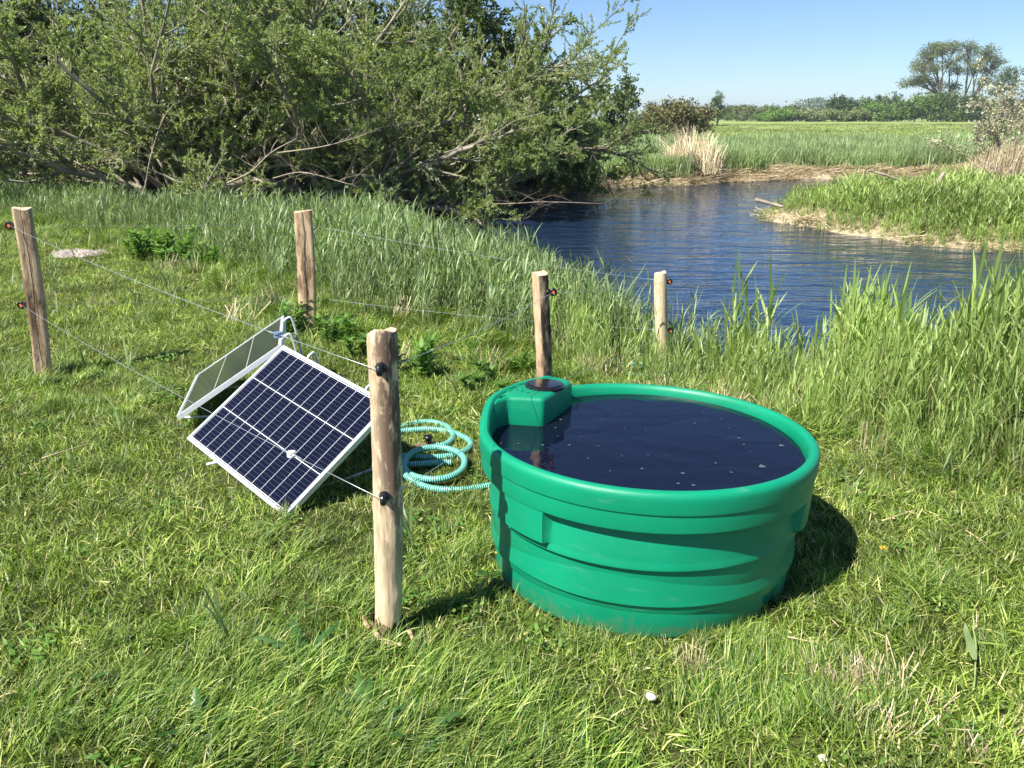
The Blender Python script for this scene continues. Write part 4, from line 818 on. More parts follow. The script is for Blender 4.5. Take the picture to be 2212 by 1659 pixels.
# bark splinters round the near post
def splinter(pts, wd, label, seed):
    g = np.random.default_rng(seed); P = smoothpath(pts, 5); n = len(P); V = []
    T = np.gradient(P, axis=0); T /= np.linalg.norm(T, axis=1, keepdims=True); sd = np.cross(T, [0, 0, 1.]); sd /= np.linalg.norm(sd, axis=1, keepdims=True)
    for i in range(n):
        ww = wd * (.35 + .65 * math.sin(math.pi * (i + 1) / (n + 1)) ** .6) * g.uniform(.8, 1.2)
        for sg, zz in ((-1, 0), (-.4, .006), (.5, .005), (1, 0), (.5, -.004), (-.4, -.004)): V.append(P[i] + sd[i] * sg * ww + np.array([0, 0, zz + g.normal(0, .001)]))
    k, s = np.meshgrid(np.arange(n - 1), np.arange(6), indexing='ij'); s2 = (s + 1) % 6
    F = [np.stack([k * 6 + s, k * 6 + s2, (k + 1) * 6 + s2, (k + 1) * 6 + s], -1).reshape(-1, 4), np.array([np.arange(6)[::-1], (n - 1) * 6 + np.arange(6)])]
    return tag(link('bark_strip', mkmesh('bark_strip', np.array(V), F), M_plank), label, 'bark strip')
splinter([at(808, 1362, .055), at(822, 1379, .05), at(845, 1389, .05), at(868, 1393, .05)], .012, 'curved peeled bark strip lying in front of the near post foot', 1)
splinter([at(784, 1332, .08), at(790, 1345, .06), at(798, 1357, .045)], .010, 'short bark piece leaning in the grass left of the near post foot', 2)
splinter([at(878, 1350, .085), at(884, 1362, .065), at(893, 1382, .045)], .009, 'short bark piece leaning in the grass right of the near post foot', 3)
# ragged bark collar at the foot
Vb = []; g_ = np.random.default_rng(5); n = 30
for i in range(n):
    a = i * 2 * math.pi / n; hh = .055 + .03 * g_.random() + (.03 if i % 5 == 0 else 0)
    for z_, rr_ in ((-.03, .049), (hh * .6, .0515), (hh, .0535 + .006 * g_.random())): Vb.append((rr_ * math.cos(a), rr_ * math.sin(a), z_))
F = [[i * 3 + k, ((i + 1) % n) * 3 + k, ((i + 1) % n) * 3 + k + 1, i * 3 + k + 1] for i in range(n) if i % 9 for k in range(2)]
link('bark_collar', mkmesh('bark_collar', np.array(Vb), np.array(F)), woodmat('rough_bark', (.25, .17, .11), (.45, .33, .22), (.06, .04, .03), bark=.2, bark_scale=30, seed=5), near)

# ------------------------------------------------------------------ round water trough
def tubmat():
    m, nt, o = newmat('green_polyethylene'); p = nd(nt, 'ShaderNodeBsdfPrincipled'); nt.links.new(p.outputs[0], o.inputs[0])
    p.inputs['Roughness'].default_value = .42; p.inputs['Specular IOR Level'].default_value = .45
    tc = nd(nt, 'ShaderNodeTexCoord'); n = nd(nt, 'ShaderNodeTexNoise'); n.inputs['Scale'].default_value = 3.5; n.inputs['Detail'].default_value = 8; nt.links.new(tc.outputs['Object'], n.inputs['Vector'])
    c = ramp(nt, n.outputs['Fac'], [(.3, (.001, .220, .108)), (.7, (.002, .270, .136))])
    # chalky scuffs
    mp = nd(nt, 'ShaderNodeMapping'); mp.inputs['Scale'].default_value = (1, 1, 5); nt.links.new(tc.outputs['Object'], mp.inputs[0])
    n2 = nd(nt, 'ShaderNodeTexNoise'); n2.inputs['Scale'].default_value = 7; n2.inputs['Detail'].default_value = 12; n2.inputs['Roughness'].default_value = .75; nt.links.new(mp.outputs[0], n2.inputs['Vector'])
    f = ramp(nt, n2.outputs['Fac'], [(.58, (0, 0, 0)), (.78, (.38, .38, .38))]); mx = nd(nt, 'ShaderNodeMix', data_type='RGBA'); nt.links.new(f, mx.inputs[0]); nt.links.new(c, mx.inputs[6]); mx.inputs[7].default_value = (.16, .36, .22, 1)
    sp = nd(nt, 'ShaderNodeSeparateXYZ'); nt.links.new(tc.outputs['Object'], sp.inputs[0]); zr = nd(nt, 'ShaderNodeMapRange'); nt.links.new(sp.outputs[2], zr.inputs['Value'])
    for k_, x_ in zip(('From Min', 'From Max', 'To Min', 'To Max'), (.0, .14, .26, -.14)): zr.inputs[k_].default_value = x_
    n4 = nd(nt, 'ShaderNodeTexNoise'); n4.inputs['Scale'].default_value = 26; n4.inputs['Detail'].default_value = 10; n4.inputs['Roughness'].default_value = .7; nt.links.new(tc.outputs['Object'], n4.inputs['Vector'])
    ad = nd(nt, 'ShaderNodeMath', operation='ADD'); nt.links.new(n4.outputs['Fac'], ad.inputs[0]); nt.links.new(zr.outputs[0], ad.inputs[1]); f4 = ramp(nt, ad.outputs[0], [(.60, (0, 0, 0)), (.86, (.55, .55, .55))])
    mm = nd(nt, 'ShaderNodeMix', data_type='RGBA'); nt.links.new(f4, mm.inputs[0]); nt.links.new(mx.outputs[2], mm.inputs[6]); mm.inputs[7].default_value = (.13, .15, .075, 1); mx = mm
    nt.links.new(mx.outputs[2], p.inputs['Base Color']); r_ = ramp(nt, n2.outputs['Fac'], [(.3, (.34, .34, .34)), (.75, (.6, .6, .6))]); nt.links.new(r_, p.inputs['Roughness'])
    n3 = nd(nt, 'ShaderNodeTexNoise'); n3.inputs['Scale'].default_value = 9; n3.inputs['Detail'].default_value = 2; nt.links.new(tc.outputs['Object'], n3.inputs['Vector'])
    b = nd(nt, 'ShaderNodeBump'); b.inputs['Strength'].default_value = .25; b.inputs['Distance'].default_value = .006; nt.links.new(n3.outputs['Fac'], b.inputs['Height']); nt.links.new(b.outputs[0], p.inputs['Normal'])
    return m
M_tub = tubmat()
tub = empty('water_trough', (TUB[0], TUB[1], -.010), 'large round green plastic water trough with stepped sides standing on the grass', 'trough')
nrm = Vector((.02, .035, 1)).normalized(); tub.rotation_mode = 'QUATERNION'; tub.rotation_quaternion = Vector((0, 0, 1)).rotation_difference(nrm)
RIMZ = .553
PROF = [(.566, -.02), (.576, -.01), (.5815, .002), (.583, .106), (.583, .1175), (.5975, .1195), (.6005, .123), (.6005, .132), (.590, .243), (.5895, .255), (.606, .257), (.609, .261), (.609, .272), (.6065, .283), (.606, .291), (.602, .380), (.6005, .4035), (.634, .406), (.6385, .410), (.640, .417), (.6405, .468), (.6405, .4735), (.6455, .476), (.6465, .481), (.648, .520), (.648, .532), (.645, .543), (.638, .550), (.630, .553), (.618, .552), (.610, .546), (.605, .535), (.602, .510), (.600, .470), (.597, .30), (.592, .10), (.57, .06), (.3, .055), (0.01, .055)]
NS = 400
def lift(a):      # the rim rises to carry the float box
    d = math.degrees(a) % 360; f = lambda e0, e1: min(1, max(0, (d - e0) / (e1 - e0))); s_ = lambda t: t * t * (3 - 2 * t)
    return .062 * s_(f(112, 126)) * (1 - s_(f(163, 186)))
def inlug(a, c, hw, soft=1.2):
    d = abs((math.degrees(a) - c + 180) % 360 - 180); return min(1, max(0, (hw + soft - d) / soft))
V = []
for (r_, z_) in PROF:
    outer = PROF.index((r_, z_)) <= 25
    for k in range(NS):
        a = k * 2 * math.pi / NS; rr_ = r_; zz = z_
        lf = lift(a)
        if z_ > .43: zz = z_ + lf * (z_ - .43) / .12 if z_ < .55 else z_ + lf
        if outer:
            if .28 <= z_ <= .41:
                for lc_, hw in ((220.5, 9), (334, 8), (90, 8)):
                    rr_ = max(rr_, rr_ + (.637 - rr_) * inlug(a, lc_, hw) * min(1, (z_ - .284) / .008))
            if z_ < .115:
                rr_ -= .022 * inlug(a, 319, 6, 1.0) * (1 if z_ < .11 else .2)
            # gentle moulded belly of the bands
            if z_ < .40: rr_ += .0035 * math.sin(3 * a + 1.0)
        V.append((rr_ * math.cos(a), rr_ * math.sin(a), zz))
nP = len(PROF); k, s = np.meshgrid(np.arange(nP - 1), np.arange(NS), indexing='ij'); s2 = (s + 1) % NS
F = np.stack([k * NS + s, k * NS + s2, (k + 1) * NS + s2, (k + 1) * NS + s], -1).reshape(-1, 4)
bme = mkmesh('basin', np.array(V), F, smooth=True); bme.set_sharp_from_angle(angle=R(32)); body = link('basin', bme, M_tub, tub)
# float box
def loc2(p): return (p[0] - TUB[0], p[1] - TUB[1])
bf = loc2(at(1169, 866, .600)); be = loc2(at(1232, 822, .600)); arc = [(.612 * math.cos(R(a_)), .612 * math.sin(R(a_))) for a_ in (121, 127, 133, 139, 145, 151, 157, 163, 168)]
bg_ = loc2(at(1088, 858, .600)); poly = [bf, be] + arc + [(bg_[0] * .985, bg_[1] * .9)]
bm = bmesh.new(); zt, zb = .612, .28
tv = [bm.verts.new((x_, y_, zt)) for x_, y_ in poly]; cxy = np.mean(np.array(poly), axis=0)
bv = [bm.verts.new((x_ + (x_ - cxy[0]) * .10, y_ + (y_ - cxy[1]) * .10, zb)) if i in (0, 1, len(poly) - 1) else bm.verts.new((x_ * .985, y_ * .985, zb)) for i, (x_, y_) in enumerate(poly)]
bm.faces.new(tv); bm.faces.new(bv[::-1])
for i in range(len(poly)): j = (i + 1) % len(poly); bm.faces.new([tv[i], bv[i], bv[j], tv[j]])
bmesh.ops.recalc_face_normals(bm, faces=bm.faces)
es = [e for e in bm.edges if max(v.co.z for v in e.verts) > .6]
bmesh.ops.bevel(bm, geom=es, offset=.019, segments=5, affect='EDGES', profile=.5)
fb = bmlink('float_box', bm, M_tub, tub, smooth=True)
lidc = loc2(at(1171, 827, .618)); M_lid = plain('black_lid', (.012, .012, .014), .16, coat=.3)
bm = bmesh.new()
def ringprof(bm, prof, c, n=64):
    vs = [[bm.verts.new((c[0] + r_ * math.cos(2 * math.pi * k / n), c[1] + r_ * math.sin(2 * math.pi * k / n), z_)) for k in range(n)] for r_, z_ in prof]
    for a_, b_ in zip(vs[:-1], vs[1:]):
        for k in range(n): bm.faces.new([a_[k], a_[(k + 1) % n], b_[(k + 1) % n], b_[k]])
    bm.faces.new(vs[-1])
ringprof(bm, [(.086, .608), (.086, .618), (.083, .621), (.077, .621), (.075, .619), (.0745, .615), (.0725, .615), (.072, .623), (.069, .6255), (.05, .627), (.006, .628), (.005, .6255), (.002, .625)], lidc)
lid = bmlink('lid', bm, M_lid, fb, smooth=True); lid.data.set_sharp_from_angle(angle=R(20))
# moulded lettering, arched word above the number
def glyphs(txt, size, place, parent, ext=.0016):
    cu = bpy.data.curves.new('lettering', 'FONT'); cu.body = txt; cu.size = size; cu.extrude = ext; cu.align_x = 'CENTER'; cu.align_y = 'CENTER'
    o = bpy.data.objects.new('tmp', cu); C.objects.link(o); dg = bpy.context.evaluated_depsgraph_get(); me = bpy.data.meshes.new_from_object(o.evaluated_get(dg)); bpy.data.objects.remove(o)
    me.transform(place); return me
def letter_mesh(items):
    bm = bmesh.new()
    for t, p_, ang, sz in items:
        me = glyphs(t, sz, Matrix.Translation((p_[0], p_[1], .6125)) @ Matrix.Rotation(ang, 4, 'Z'), None); bm.from_mesh(me); bpy.data.meshes.remove(me)
    return bm
pp_ = [loc2(at(x_, y_, .614)) for x_, y_ in ((1112, 830.5), (1121.5, 834.5), (1131.5, 838), (1143.5, 841.5), (1155, 844.5), (1167, 847))]
items = []
for i, ch in enumerate('PREBAC'):
    a_, b_ = pp_[max(0, i - 1)], pp_[min(5, i + 1)]; items.append((ch, pp_[i], math.atan2(b_[1] - a_[1], b_[0] - a_[0]), .030))
qq_ = [loc2(at(x_, y_, .614)) for x_, y_ in ((1110, 839.8), (1121.5, 842.7), (1134, 846))]
for i, ch in enumerate('900'):
    a_, b_ = qq_[max(0, i - 1)], qq_[min(2, i + 1)]; items.append((ch, qq_[i], math.atan2(b_[1] - a_[1], b_[0] - a_[0]), .027))
bmlink('lettering', letter_mesh(items), M_tub, fb)
bm = bmesh.new(); lo = loc2(at(1092, 841.5, .614))
for (ra, rb) in ((.013, .0115), (.007, .0055)):
    n = 32; rings = [[bm.verts.new((lo[0] + r_ * math.cos(6.2832 * k / n), lo[1] + r_ * math.sin(6.2832 * k / n), z_)) for k in range(n)] for r_, z_ in ((ra, .611), (ra, .6145), (rb, .6145), (rb, .611))]
    for a_, b_ in zip(rings[:-1], rings[1:]):
        for k in range(n): bm.faces.new([a_[k], a_[(k + 1) % n], b_[(k + 1) % n], b_[k]])
bmlink('emblem', bm, M_tub, fb)
# trough water, floating flecks
M_tw = watermat('dark_trough_water', (.004, .006, .016), [(4, (1, 1, 1), .005, 1, 2), (14, (1, 1, 1), .0012, .8, 2)], rough=.02)
n = 96; TW = .484; V = [(TUB[0], TUB[1], TW)] + [(TUB[0] + .6012 * math.cos(6.28318 * k / n), TUB[1] + .6012 * math.sin(6.28318 * k / n), TW) for k in range(n)]
tag(link('trough_water', mkmesh('trough_water', np.array(V), np.array([[0, 1 + k, 1 + (k + 1) % n] for k in range(n)])), M_tw), 'dark still water filling the green trough almost to the rim', 'water')
M_foam = plain('foam', (.075, .085, .105), .6, noise=.3, nscale=80)
bub = [(1688, 962, 13), (1646, 1007, 16), (1434, 857, 8), (1500, 914, 6), (1596, 946, 7), (1607, 960, 6), (1546, 1000, 6), (1580, 1020, 6), (1475, 1022, 9), (1387, 1012, 7), (1211, 906, 8), (1230, 961, 7), (1120, 958, 6), (1172, 961, 7), (1200, 924, 5), (1255, 944, 3), (1292, 963, 4), (1343, 985, 4), (1350, 924, 3), (1395, 930, 3), (1205, 942, 3), (1465, 1044, 7), (1498, 1048, 8), (1335, 885, 3), (1400, 983, 3), (1558, 905, 4), (1575, 925, 3), (1300, 905, 3), (1250, 870, 3), (1440, 985, 3), (1520, 890, 3), (1620, 975, 3), (1270, 990, 5), (1318, 1017, 4), (1082, 957, 4)]
fl = None
for k, (x_, y_, r_) in enumerate(bub):
    c = at(x_, y_, TW + .002)
    if math.hypot(c[0] - TUB[0], c[1] - TUB[1]) > .585: continue
    if fl is None:
        n = 18; vv = [(0, 0, .002)] + [((1 + .18 * math.sin(3 * a_ + 1) + .1 * math.sin(5 * a_)) * math.cos(a_), (1 + .18 * math.sin(3 * a_ + 1) + .1 * math.sin(5 * a_)) * math.sin(a_), 0) for a_ in np.arange(n) * 6.2832 / n]
        fme = mkmesh('foam_fleck', np.array(vv), np.array([[0, 1 + q, 1 + (q + 1) % n] for q in range(n)])); fme.materials.append(M_foam); fl = 1
    o = bpy.data.objects.new('foam_fleck', fme); C.objects.link(o); o.location = c; s_ = r_ * .00085; o.scale = (s_, s_ * .9, 1); o.rotation_euler = (0, 0, rng.uniform(0, 6))
    tag(o, 'pale foam fleck floating on the dark trough water', 'foam', 'foam flecks on the trough water')

# ------------------------------------------------------------------ solar panels
def cellmat(name):
    m, nt, o = newmat(name); p = nd(nt, 'ShaderNodeBsdfPrincipled'); nt.links.new(p.outputs[0], o.inputs[0]); tc = nd(nt, 'ShaderNodeTexCoord'); sp = nd(nt, 'ShaderNodeSeparateXYZ'); nt.links.new(tc.outputs['UV'], sp.inputs[0])
    def lin(out, count, width, off=0.):
        a_ = nd(nt, 'ShaderNodeMath', operation='MULTIPLY_ADD'); nt.links.new(out, a_.inputs[0]); a_.inputs[1].default_value = count; a_.inputs[2].default_value = off
        f_ = nd(nt, 'ShaderNodeMath', operation='PINGPONG'); nt.links.new(a_.outputs[0], f_.inputs[0]); f_.inputs[1].default_value = .5
        l_ = nd(nt, 'ShaderNodeMath', operation='LESS_THAN'); nt.links.new(f_.outputs[0], l_.inputs[0]); l_.inputs[1].default_value = width; return l_.outputs[0]
    def mx_(fac, a_, col_):
        q = nd(nt, 'ShaderNodeMix', data_type='RGBA'); nt.links.new(fac, q.inputs[0]); q.inputs[7].default_value = (*col_, 1)
        if isinstance(a_, tuple): q.inputs[6].default_value = (*a_, 1)
        else: nt.links.new(a_, q.inputs[6])
        return q.outputs[2]
    c = (.0045, .005, .014)
    c = mx_(lin(sp.outputs['Y'], 30, .035, .5), c, (.055, .06, .075))       # bus bars
    c = mx_(lin(sp.outputs['X'], 12, .018), c, (.50, .52, .55))           # gaps between cells
    c = mx_(lin(sp.outputs['Y'], 3, .009), c, (.72, .73, .74))            # gaps between strings
    nt.links.new(c, p.inputs['Base Color']); p.inputs['Roughness'].default_value = .12; p.inputs['Specular IOR Level'].default_value = .5; p.inputs['IOR'].default_value = 1.45
    return m
M_cell = cellmat('solar_cells'); M_alu = plain('aluminium', (.74, .74, .76), .42, metal=.35); M_back = plain('white_backsheet', (.7, .7, .7), .5)
def panel(Q, label, legs):
    """Q: lower-left, lower-right, upper-right, upper-left corners in space. x along the lower edge, y up the slope"""
    Q = [Vector(q) for q in Q]; e = (Q[1] - Q[0]); s_ = e.length; e.normalize(); d = (Q[3] - Q[0]); w_ = d.length; d.normalize(); n_ = e.cross(d).normalized()
    if n_.z < 0: n_ = -n_
    M = Matrix((e, d, n_)).transposed().to_4x4(); M.translation = Q[0]
    root = empty('solar_panel', (0, 0, 0), label, 'solar panel', 'folding pair of solar panels'); root.matrix_world = M
    th, fw = .030, .017; bm = bmesh.new(); flip = 1 if e.cross(d).z > 0 else -1
    for c_, sz in (((s_ / 2, fw / 2, 0), (s_, fw, th)), ((s_ / 2, w_ - fw / 2, 0), (s_, fw, th)), ((fw / 2, w_ / 2, 0), (fw, w_ - 2 * fw - .0006, th - .0006)), ((s_ - fw / 2, w_ / 2, 0), (fw, w_ - 2 * fw - .0006, th - .0006))):
        add_box(bm, (c_[0], c_[1], -th / 2), sz, bev=.0015)
    bmlink('frame', bm, M_alu, root)
    me = bpy.data.meshes.new('glass'); vv = [(fw, fw, -.0035), (s_ - fw, fw, -.0035), (s_ - fw, w_ - fw, -.0035), (fw, w_ - fw, -.0035)]
    me.from_pydata(vv, [], [[0, 1, 2, 3]]); uv = me.uv_layers.new(); 
    mg = .006
    for l_ in me.loops:
        v_ = vv[l_.vertex_index]; x_, y_ = v_[0], v_[1]; uv.data[l_.index].uv = ((x_ - fw - mg) / (s_ - 2 * fw - 2 * mg), (y_ - fw - mg) / (w_ - 2 * fw - 2 * mg))
    link('cell_sheet', me, M_cell, root)
    bm = bmesh.new(); add_box(bm, (s_ / 2, w_ / 2, -.0075), (s_ - 2 * fw - .002, w_ - 2 * fw - .002, .004)); add_box(bm, (s_ / 2, w_ * .8, -.020), (.11, .07, .018), bev=.002); bmlink('back_sheet', bm, M_back, root)
    Mi = M.inverted()
    for fx in legs:      # bent flat-bar prop: hooks over the top edge, comes down behind to the ground, foot peeps out at the lower edge
        topp = M @ Vector((s_ * fx, w_ + .0, -.02)); hk = M @ Vector((s_ * fx, w_ + .025, -.005)); hk2 = M @ Vector((s_ * fx, w_ + .045, -.035)); back = Vector((hk2.x, hk2.y, 0)) + Vector((d.x, d.y, 0)) * .10; back.z = .0
        foot = M @ Vector((s_ * fx, -.03, -.03)); foot.z = min(foot.z, .05)
        P = smoothpath([tuple(M @ Vector((s_ * fx, w_ - .02, -.04))), tuple(topp + n_ * .008), tuple(hk), tuple(hk2), tuple((hk2 + back) / 2), tuple(back)], 5)
        P = np.array([list(Mi @ Vector(q)) for q in P]); V, F = tube_path(P, .0075, 8); link('leg', mkmesh('leg', V, F, smooth=True), M_alu, root)
        P = np.array([list(Mi @ q) for q in (back + Vector((0, 0, .02)), (back + foot) / 2 + Vector((0, 0, .0)), foot)]); V, F = tube_path(smoothpath(P, 4), .007, 8); link('foot_bar', mkmesh('foot_bar', V, F, smooth=True), M_alu, root)
    return root
sc_ = .955; CV = np.array([0, 0, CAMH])
def pull(q): return (np.array(q) - CV) * sc_ + CV
Q1 = [pull(q) for q in ((-1.753, 4.151, .05), (-1.048, 3.435, -.053), (-.592, 3.825, .36), (-1.298, 4.541, .463))]
Q2 = [pull(q) for q in ((-1.941, 4.497, .049), (-2.188, 5.474, -.008), (-1.595, 5.647, .378), (-1.347, 4.669, .435))]
panel(Q1, 'tilted dark blue solar panel facing the camera in a silver frame, nearest the round post', (.24, .78))
panel(Q2, 'solar panel seen edge on behind the front one, its face turned to the left', (.2, .8))

# ------------------------------------------------------------------ hoses and valve
def hosemat():
    m, nt, o = newmat('ribbed_teal_hose'); p = nd(nt, 'ShaderNodeBsdfPrincipled'); nt.links.new(p.outputs[0], o.inputs[0]); p.inputs['Roughness'].default_value = .35
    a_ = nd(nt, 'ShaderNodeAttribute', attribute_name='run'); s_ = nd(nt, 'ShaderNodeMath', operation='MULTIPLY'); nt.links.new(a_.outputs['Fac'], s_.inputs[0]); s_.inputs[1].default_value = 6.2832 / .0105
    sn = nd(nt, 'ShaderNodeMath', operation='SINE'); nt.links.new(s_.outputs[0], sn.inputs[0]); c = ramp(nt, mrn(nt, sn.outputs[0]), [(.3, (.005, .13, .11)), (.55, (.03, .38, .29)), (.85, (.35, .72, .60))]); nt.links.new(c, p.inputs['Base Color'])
    return m
def mrn(nt, v):
    r_ = nd(nt, 'ShaderNodeMapRange'); nt.links.new(v, r_.inputs['Value']); r_.inputs['From Min'].default_value = -1; r_.inputs['From Max'].default_value = 1; return r_.outputs[0]
M_hose = hosemat()
def hose(pts, r_, label, n=10):
    P = smoothpath([(q[0], q[1], q[2]) for q in pts], n); 
    L = np.concatenate([[0], np.cumsum(np.linalg.norm(np.diff(P, axis=0), axis=1))]); m_ = int(L[-1] / .00285); u = np.linspace(0, L[-1], m_); P = np.stack([np.interp(u, L, P[:, c_]) for c_ in range(3)], -1)
    V, F = tube_path(P, r_ + r_ * .05 * np.sin(u * 2 * math.pi / .0105), 12)
    return tag(link('hose', mkmesh('hose', V, F, {'run': np.repeat(u, 12)}, smooth=True), M_hose), label, 'hose')
h0 = .025
def G(x_, y_, z_=h0): return at(x_, y_, z_)
hose([G(930, 962), G(955, 962), G(973, 953), G(979, 938), G(966, 922), G(935, 912), G(895, 914), G(850, 930), G(835, 950), G(850, 975), G(868, 1000), G(885, 1024, .03), G(925, 1035, .035), G(968, 1031, .04), G(998, 1014, .045), G(1003, 992, .05), G(985, 975, .055), G(945, 966, .055), G(900, 973, .055), G(878, 990, .05), G(872, 1010, .045), G(878, 1028, .035), G(900, 1043, .02), G(925, 1053, .015), G(960, 1058, .012), G(1000, 1058, .012), G(1040, 1052, .012), G(1085, 1043, .015)], .0158, 'coiled teal ribbed hose lying on the grass between the near post and the trough')
hose([G(850, 935), G(880, 930), G(925, 927, .03), G(970, 932), G(1003, 945), G(1017, 958), G(1008, 972), G(975, 984), G(925, 988), G(870, 985), G(855, 995), G(885, 1003), G(935, 1000), G(975, 999)], .0158, 'second teal ribbed hose loop lying under the coil, nearer the solar panels')
pb = np.array(p4b); z4 = float(gz(pb[0], pb[1])) + .16
hose([(pb[0] - .15 + .16 * math.cos(a_), pb[1] - .10 + .13 * math.sin(a_), z4 + .012 * a_ * .5) for a_ in np.linspace(0, 9.5, 16)] + [(pb[0] + .12, pb[1] + .05, z4 - .02), (pb[0] + .25, pb[1] + .3, z4 - .15), (pb[0] + .4, pb[1] + .7, z4 - .4)], .015, 'small teal hose loop round the foot of the slim pond edge post')
vr = empty('valve', G(926, 968, .012), 'small black and brass valve lying inside the hose coil', 'valve', rz=.3)
M_brass = plain('brass', (.55, .42, .25), .4, metal=.7)
bm = bmesh.new(); add_box(bm, (-.03, 0, .018), (.10, .030, .026), bev=.005); bmesh.ops.create_cone(bm, cap_ends=True, segments=16, radius1=.016, radius2=.016, depth=.03, matrix=Matrix.Translation((.035, 0, .018)) @ Matrix.Rotation(math.pi / 2, 4, 'Y')); bmlink('valve_body', bm, M_brass, vr)
bm = bmesh.new(); bmesh.ops.create_cone(bm, cap_ends=True, segments=20, radius1=.016, radius2=.016, depth=.02, matrix=Matrix.Translation((0, 0, .040))); bmesh.ops.create_uvsphere(bm, u_segments=20, v_segments=10, radius=.026, matrix=Matrix.Translation((0, 0, .062)) @ Matrix.Diagonal((1, 1, .6, 1)))
bmlink('valve_cap', bm, M_black, vr, smooth=True)

# ------------------------------------------------------------------ herbs, weeds and small things
def herb(name, base, h, nst, label, seed, leafL=.07, spread=.25, cat='plant', group=None):
    g = np.random.default_rng(seed); z = float(gz(base[0], base[1])); root = empty(name, (base[0], base[1], z), label, cat, group); st = []; lv = []; tt = []
    for _ in range(nst):
        a_ = g.uniform(0, 6.28); rr_ = spread * math.sqrt(g.random()); H = h * g.uniform(.55, 1.05); P = np.array([[rr_ * math.cos(a_) * (1 + .25 * t), rr_ * math.sin(a_) * (1 + .25 * t), H * t] for t in np.linspace(0, 1, 5)]); st.append(tubes(P[None], np.linspace(.004, .002, 5)[None], 4))
        for q in np.linspace(.25, 1, 7):
            c = np.array([np.interp(q, np.linspace(0, 1, 5), P[:, i]) for i in range(3)]); m_ = 6 if q > .9 else 4
            v, f, t, _x = ribbons(np.repeat(c[None], m_, 0), g.uniform(0, 6.28) + np.arange(m_) * 6.28 / m_ + g.normal(0, .2, m_), g.uniform(.6, 1.2, m_), g.uniform(.2, .8, m_), leafL * g.uniform(.7, 1.2, m_), leafL * .28 * g.uniform(.8, 1.2, m_), 5, twist=g.uniform(-.3, .3, m_), shape='leaf'); lv.append((v, f)); tt.append(t)
    [link('stem', mkmesh('stem', a_, b_), M_herb, root) for a_, b_ in st]; V, F = merge(lv); link('foliage', mkmesh('foliage', V, F, {'tint': np.concatenate(tt)}), M_herb, root)
herb('leafy_plant', at(350, 560)[:2], .34, 20, 'dense dark leafy plant at the lawn edge, left of the plank post', 1, .11, .34)
herb('leafy_plant', at(425, 572)[:2], .22, 8, 'smaller leafy plant just right of the dense dark one', 2, .10, .28)
herb('leafy_plant', at(632, 725)[:2], .26, 6, 'leafy plant at the left foot of the plank post', 3, .08, .12)
herb('leafy_plant', at(712, 740)[:2], .20, 5, 'leafy plant right of the foot of the plank post', 4, .08, .18)
herb('leafy_plant', at(905, 800)[:2], .22, 6, 'leafy star shaped plant in the grass right of the near post top', 5, .09, .20)
herb('leafy_plant', at(790, 770)[:2], .18, 5, 'low leafy plant behind the upper corner of the front solar panel', 6, .08, .16)
herb('leafy_plant', at(1080, 830)[:2], .12, 8, 'low leafy weed in the grass left of the trough float box', 7, .07, .28)
M_thistle = leafmat('thistle_leaf', [(0, (.025, .075, .015)), (.6, (.055, .14, .03)), (1, (.13, .23, .07))], inst=0, transl=.2, rough=.35)
def rosette(name, base, n, L, label, seed, lobed=True, up=.7, cat='weed'):
    g = np.random.default_rng(seed); z = float(gz(base[0], base[1])); V, F, tt = [], [], []; K = 13; idx = 0
    for k in range(n):
        a_ = g.uniform(0, 6.28); Lk = L * g.uniform(.6, 1.1); th = g.uniform(.4, 1.2) * up + .1; p = np.array([0, 0, .0]); tint = g.uniform(.2, .9)
        for i in range(K):
            t = i / (K - 1); d = np.array([math.sin(th + t * .7) * math.cos(a_), math.sin(th + t * .7) * math.sin(a_), math.cos(th + t * .7)]); p = p + d * Lk / K
            wv = Lk * (.14 if lobed else .15) * math.sin(math.pi * min(1, t * .9 + .08)) ** .7 * ((1.15 if i % 2 else .38) if lobed else 1); sd = np.array([-math.sin(a_), math.cos(a_), .0])
            up_ = np.cross(d, sd); V += [p - sd * wv - up_ * wv * .35, p, p + sd * wv - up_ * wv * .35]; tt += [tint] * 3
            if i: b_ = idx + i * 3; F += [[b_ - 3, b_ - 2, b_ + 1, b_], [b_ - 2, b_ - 1, b_ + 2, b_ + 1]]
        idx += K * 3
    me = mkmesh(name, np.array(V), np.array(F), {'tint': tt}, smooth=True); return tag(link(name, me, M_thistle, loc=(base[0], base[1], z + .012)), label, cat)
rosette('thistle', at(660, 1440)[:2], 8, .17, 'thistle rosette with jagged leaves lying in the grass below the near post', 1, True, 1.1)
rosette('thistle', at(800, 1575)[:2], 12, .15, 'dark jagged thistle near the bottom edge, right of centre left', 2)
rosette('thistle', at(905, 1610)[:2], 14, .15, 'broad dark thistle at the bottom edge below the near post', 3)
rosette('dock_leaves', at(1085, 1560)[:2], 7, .07, 'low clump of rounded dock leaves at the bottom centre', 4, False)
rosette('dock_leaves', at(1180, 1215)[:2] + np.array([-.22, -.1]), 5, .09, 'broad dark leaf clump at the left foot of the trough', 5, False, 1.1)
rosette('dock_leaves', at(190, 1480)[:2], 6, .08, 'rounded leaf clump at the lower left', 6, False)
rosette('thistle', at(430, 1590)[:2], 6, .12, 'small thistle at the bottom edge, lower left', 7)
M_yel = plain('yellow_petals', (.80, .52, .02), .6)
